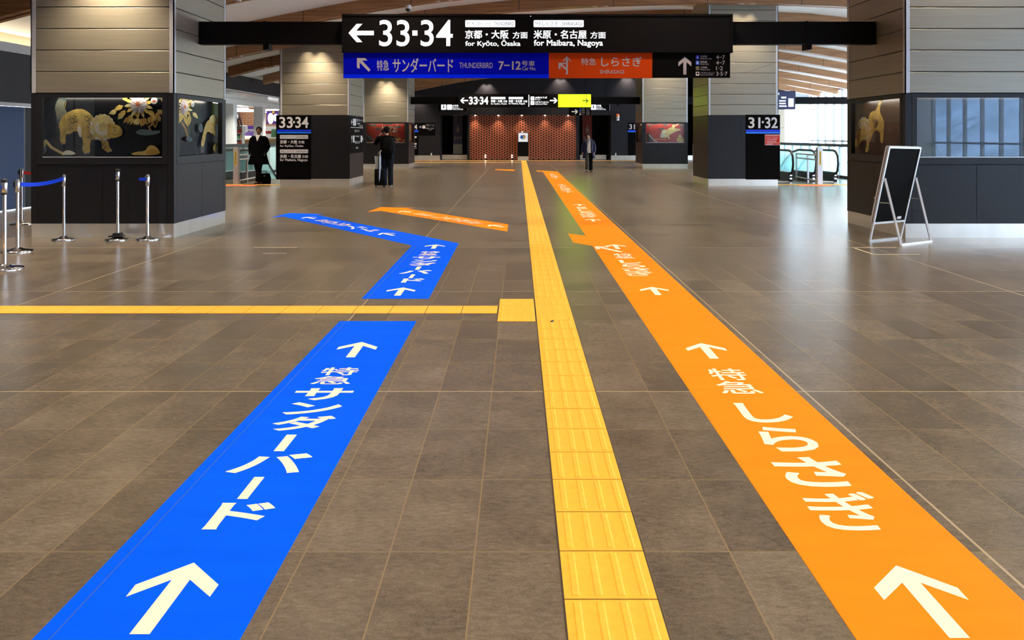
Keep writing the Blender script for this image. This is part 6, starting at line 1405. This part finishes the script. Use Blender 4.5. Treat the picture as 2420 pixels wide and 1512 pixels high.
b = MB(); b.loft([ringpts((.0, .0, z), rx, ry, 20) for z, rx, ry in ((.78, .150, .12), (.90, .140, .110), (1.02, .142, .108), (1.16, .158, .112), (1.23, .135, .095), (1.29, .060, .065))], True); b.build('blouse', 'shirt', wo)
b = MB(); b.tube([(-.05, .03, 1.29), (-.058, -.05, 1.285), (.0, -.085, 1.265), (.055, -.05, 1.285), (.05, .03, 1.29)], .028, 10); b.tube([(.0, -.088, 1.265), (-.02, -.118, 1.20), (-.03, -.125, 1.14)], [.026, .03, .016], 8); b.build('scarf', 'scarf', wo)
# open coat: a shell round the back and sides
vs = []; fs = []; N = 22
prof = ((.56, .262, .20), (.60, .262, .195), (.75, .235, .170), (.90, .205, .150), (1.04, .190, .140), (1.16, .195, .138), (1.235, .188, .126), (1.27, .150, .105), (1.30, .100, .085), (1.32, .085, .080))
gap = (.62, .60, .55, .50, .46, .46, .44, .50, .6, .8)
for (z, rx, ry), g in zip(prof, gap):
    a0 = -PI / 2 + g; a1 = 3 * PI / 2 - g
    for i in range(N + 1):
        t = a0 + (a1 - a0) * i / N; bulge = 1 + .012 * math.sin(z * 90); vs.append((rx * math.cos(t) * bulge, ry * math.sin(t) * bulge, z))
for j in range(len(prof) - 1):
    for i in range(N): fs.append((j * (N + 1) + i, j * (N + 1) + i + 1, (j + 1) * (N + 1) + i + 1, (j + 1) * (N + 1) + i))
b = MB(); b.add(vs, fs, True); ct = b.build('open_coat', 'coat_n', wo); md = ct.modifiers.new('t', 'SOLIDIFY'); md.thickness = .022
for q, sx in (('l', 1), ('r', -1)):
    b = MB(); s0, e, w = (Vector(J[q + k]) for k in ('sh', 'el', 'wr')); P = [(s0 - Vector((sx * .08, 0, -.004)), .050), (s0 - Vector((sx * .03, 0, .004)), .060)]
    for i in range(13):
        t = i / 12; p = s0.lerp(e, t * 2) if t < .5 else e.lerp(w, t * 2 - 1); P.append((p + Vector((sx * .005, 0, -.022 * (1 - t))), (.068 - .012 * t) * (1 + .04 * (1 if i % 2 else -1))))
    sleeve(b, P); b.build('coat_sleeve', 'coat_n', ct)
b = MB(); b.tube([(-.10, .02, 1.275), (-.075, .085, 1.31), (.0, .115, 1.32), (.085, .085, 1.33), (.125, .01, 1.29), (.11, -.05, 1.255)], [.02, .036, .045, .048, .045, .02], 10); b.build('coat_hood', 'coat_n', ct)
for q, m in (('l', 'trousers'), ('r', 'trousers_lit')):  # one pair of trousers; the paler tone paints light on the forward leg
    b = MB(); h, k, a_ = (Vector(J[q + x]) for x in ('hip', 'kn_', 'an')); sleeve(b, [(h + Vector((0, 0, .05)), .098), (h.lerp(k, .5), .088), (k, .078), (k.lerp(a_, .5), .078), (a_ - Vector((0, 0, .01)), .080)], 16); b.build('trouser_leg', m, wo); shoe(wo, J[q + 'heel'], J[q + 'toe'], 'rubber')
wo.location = (PX(1392, 32.8), 32.9, 0)
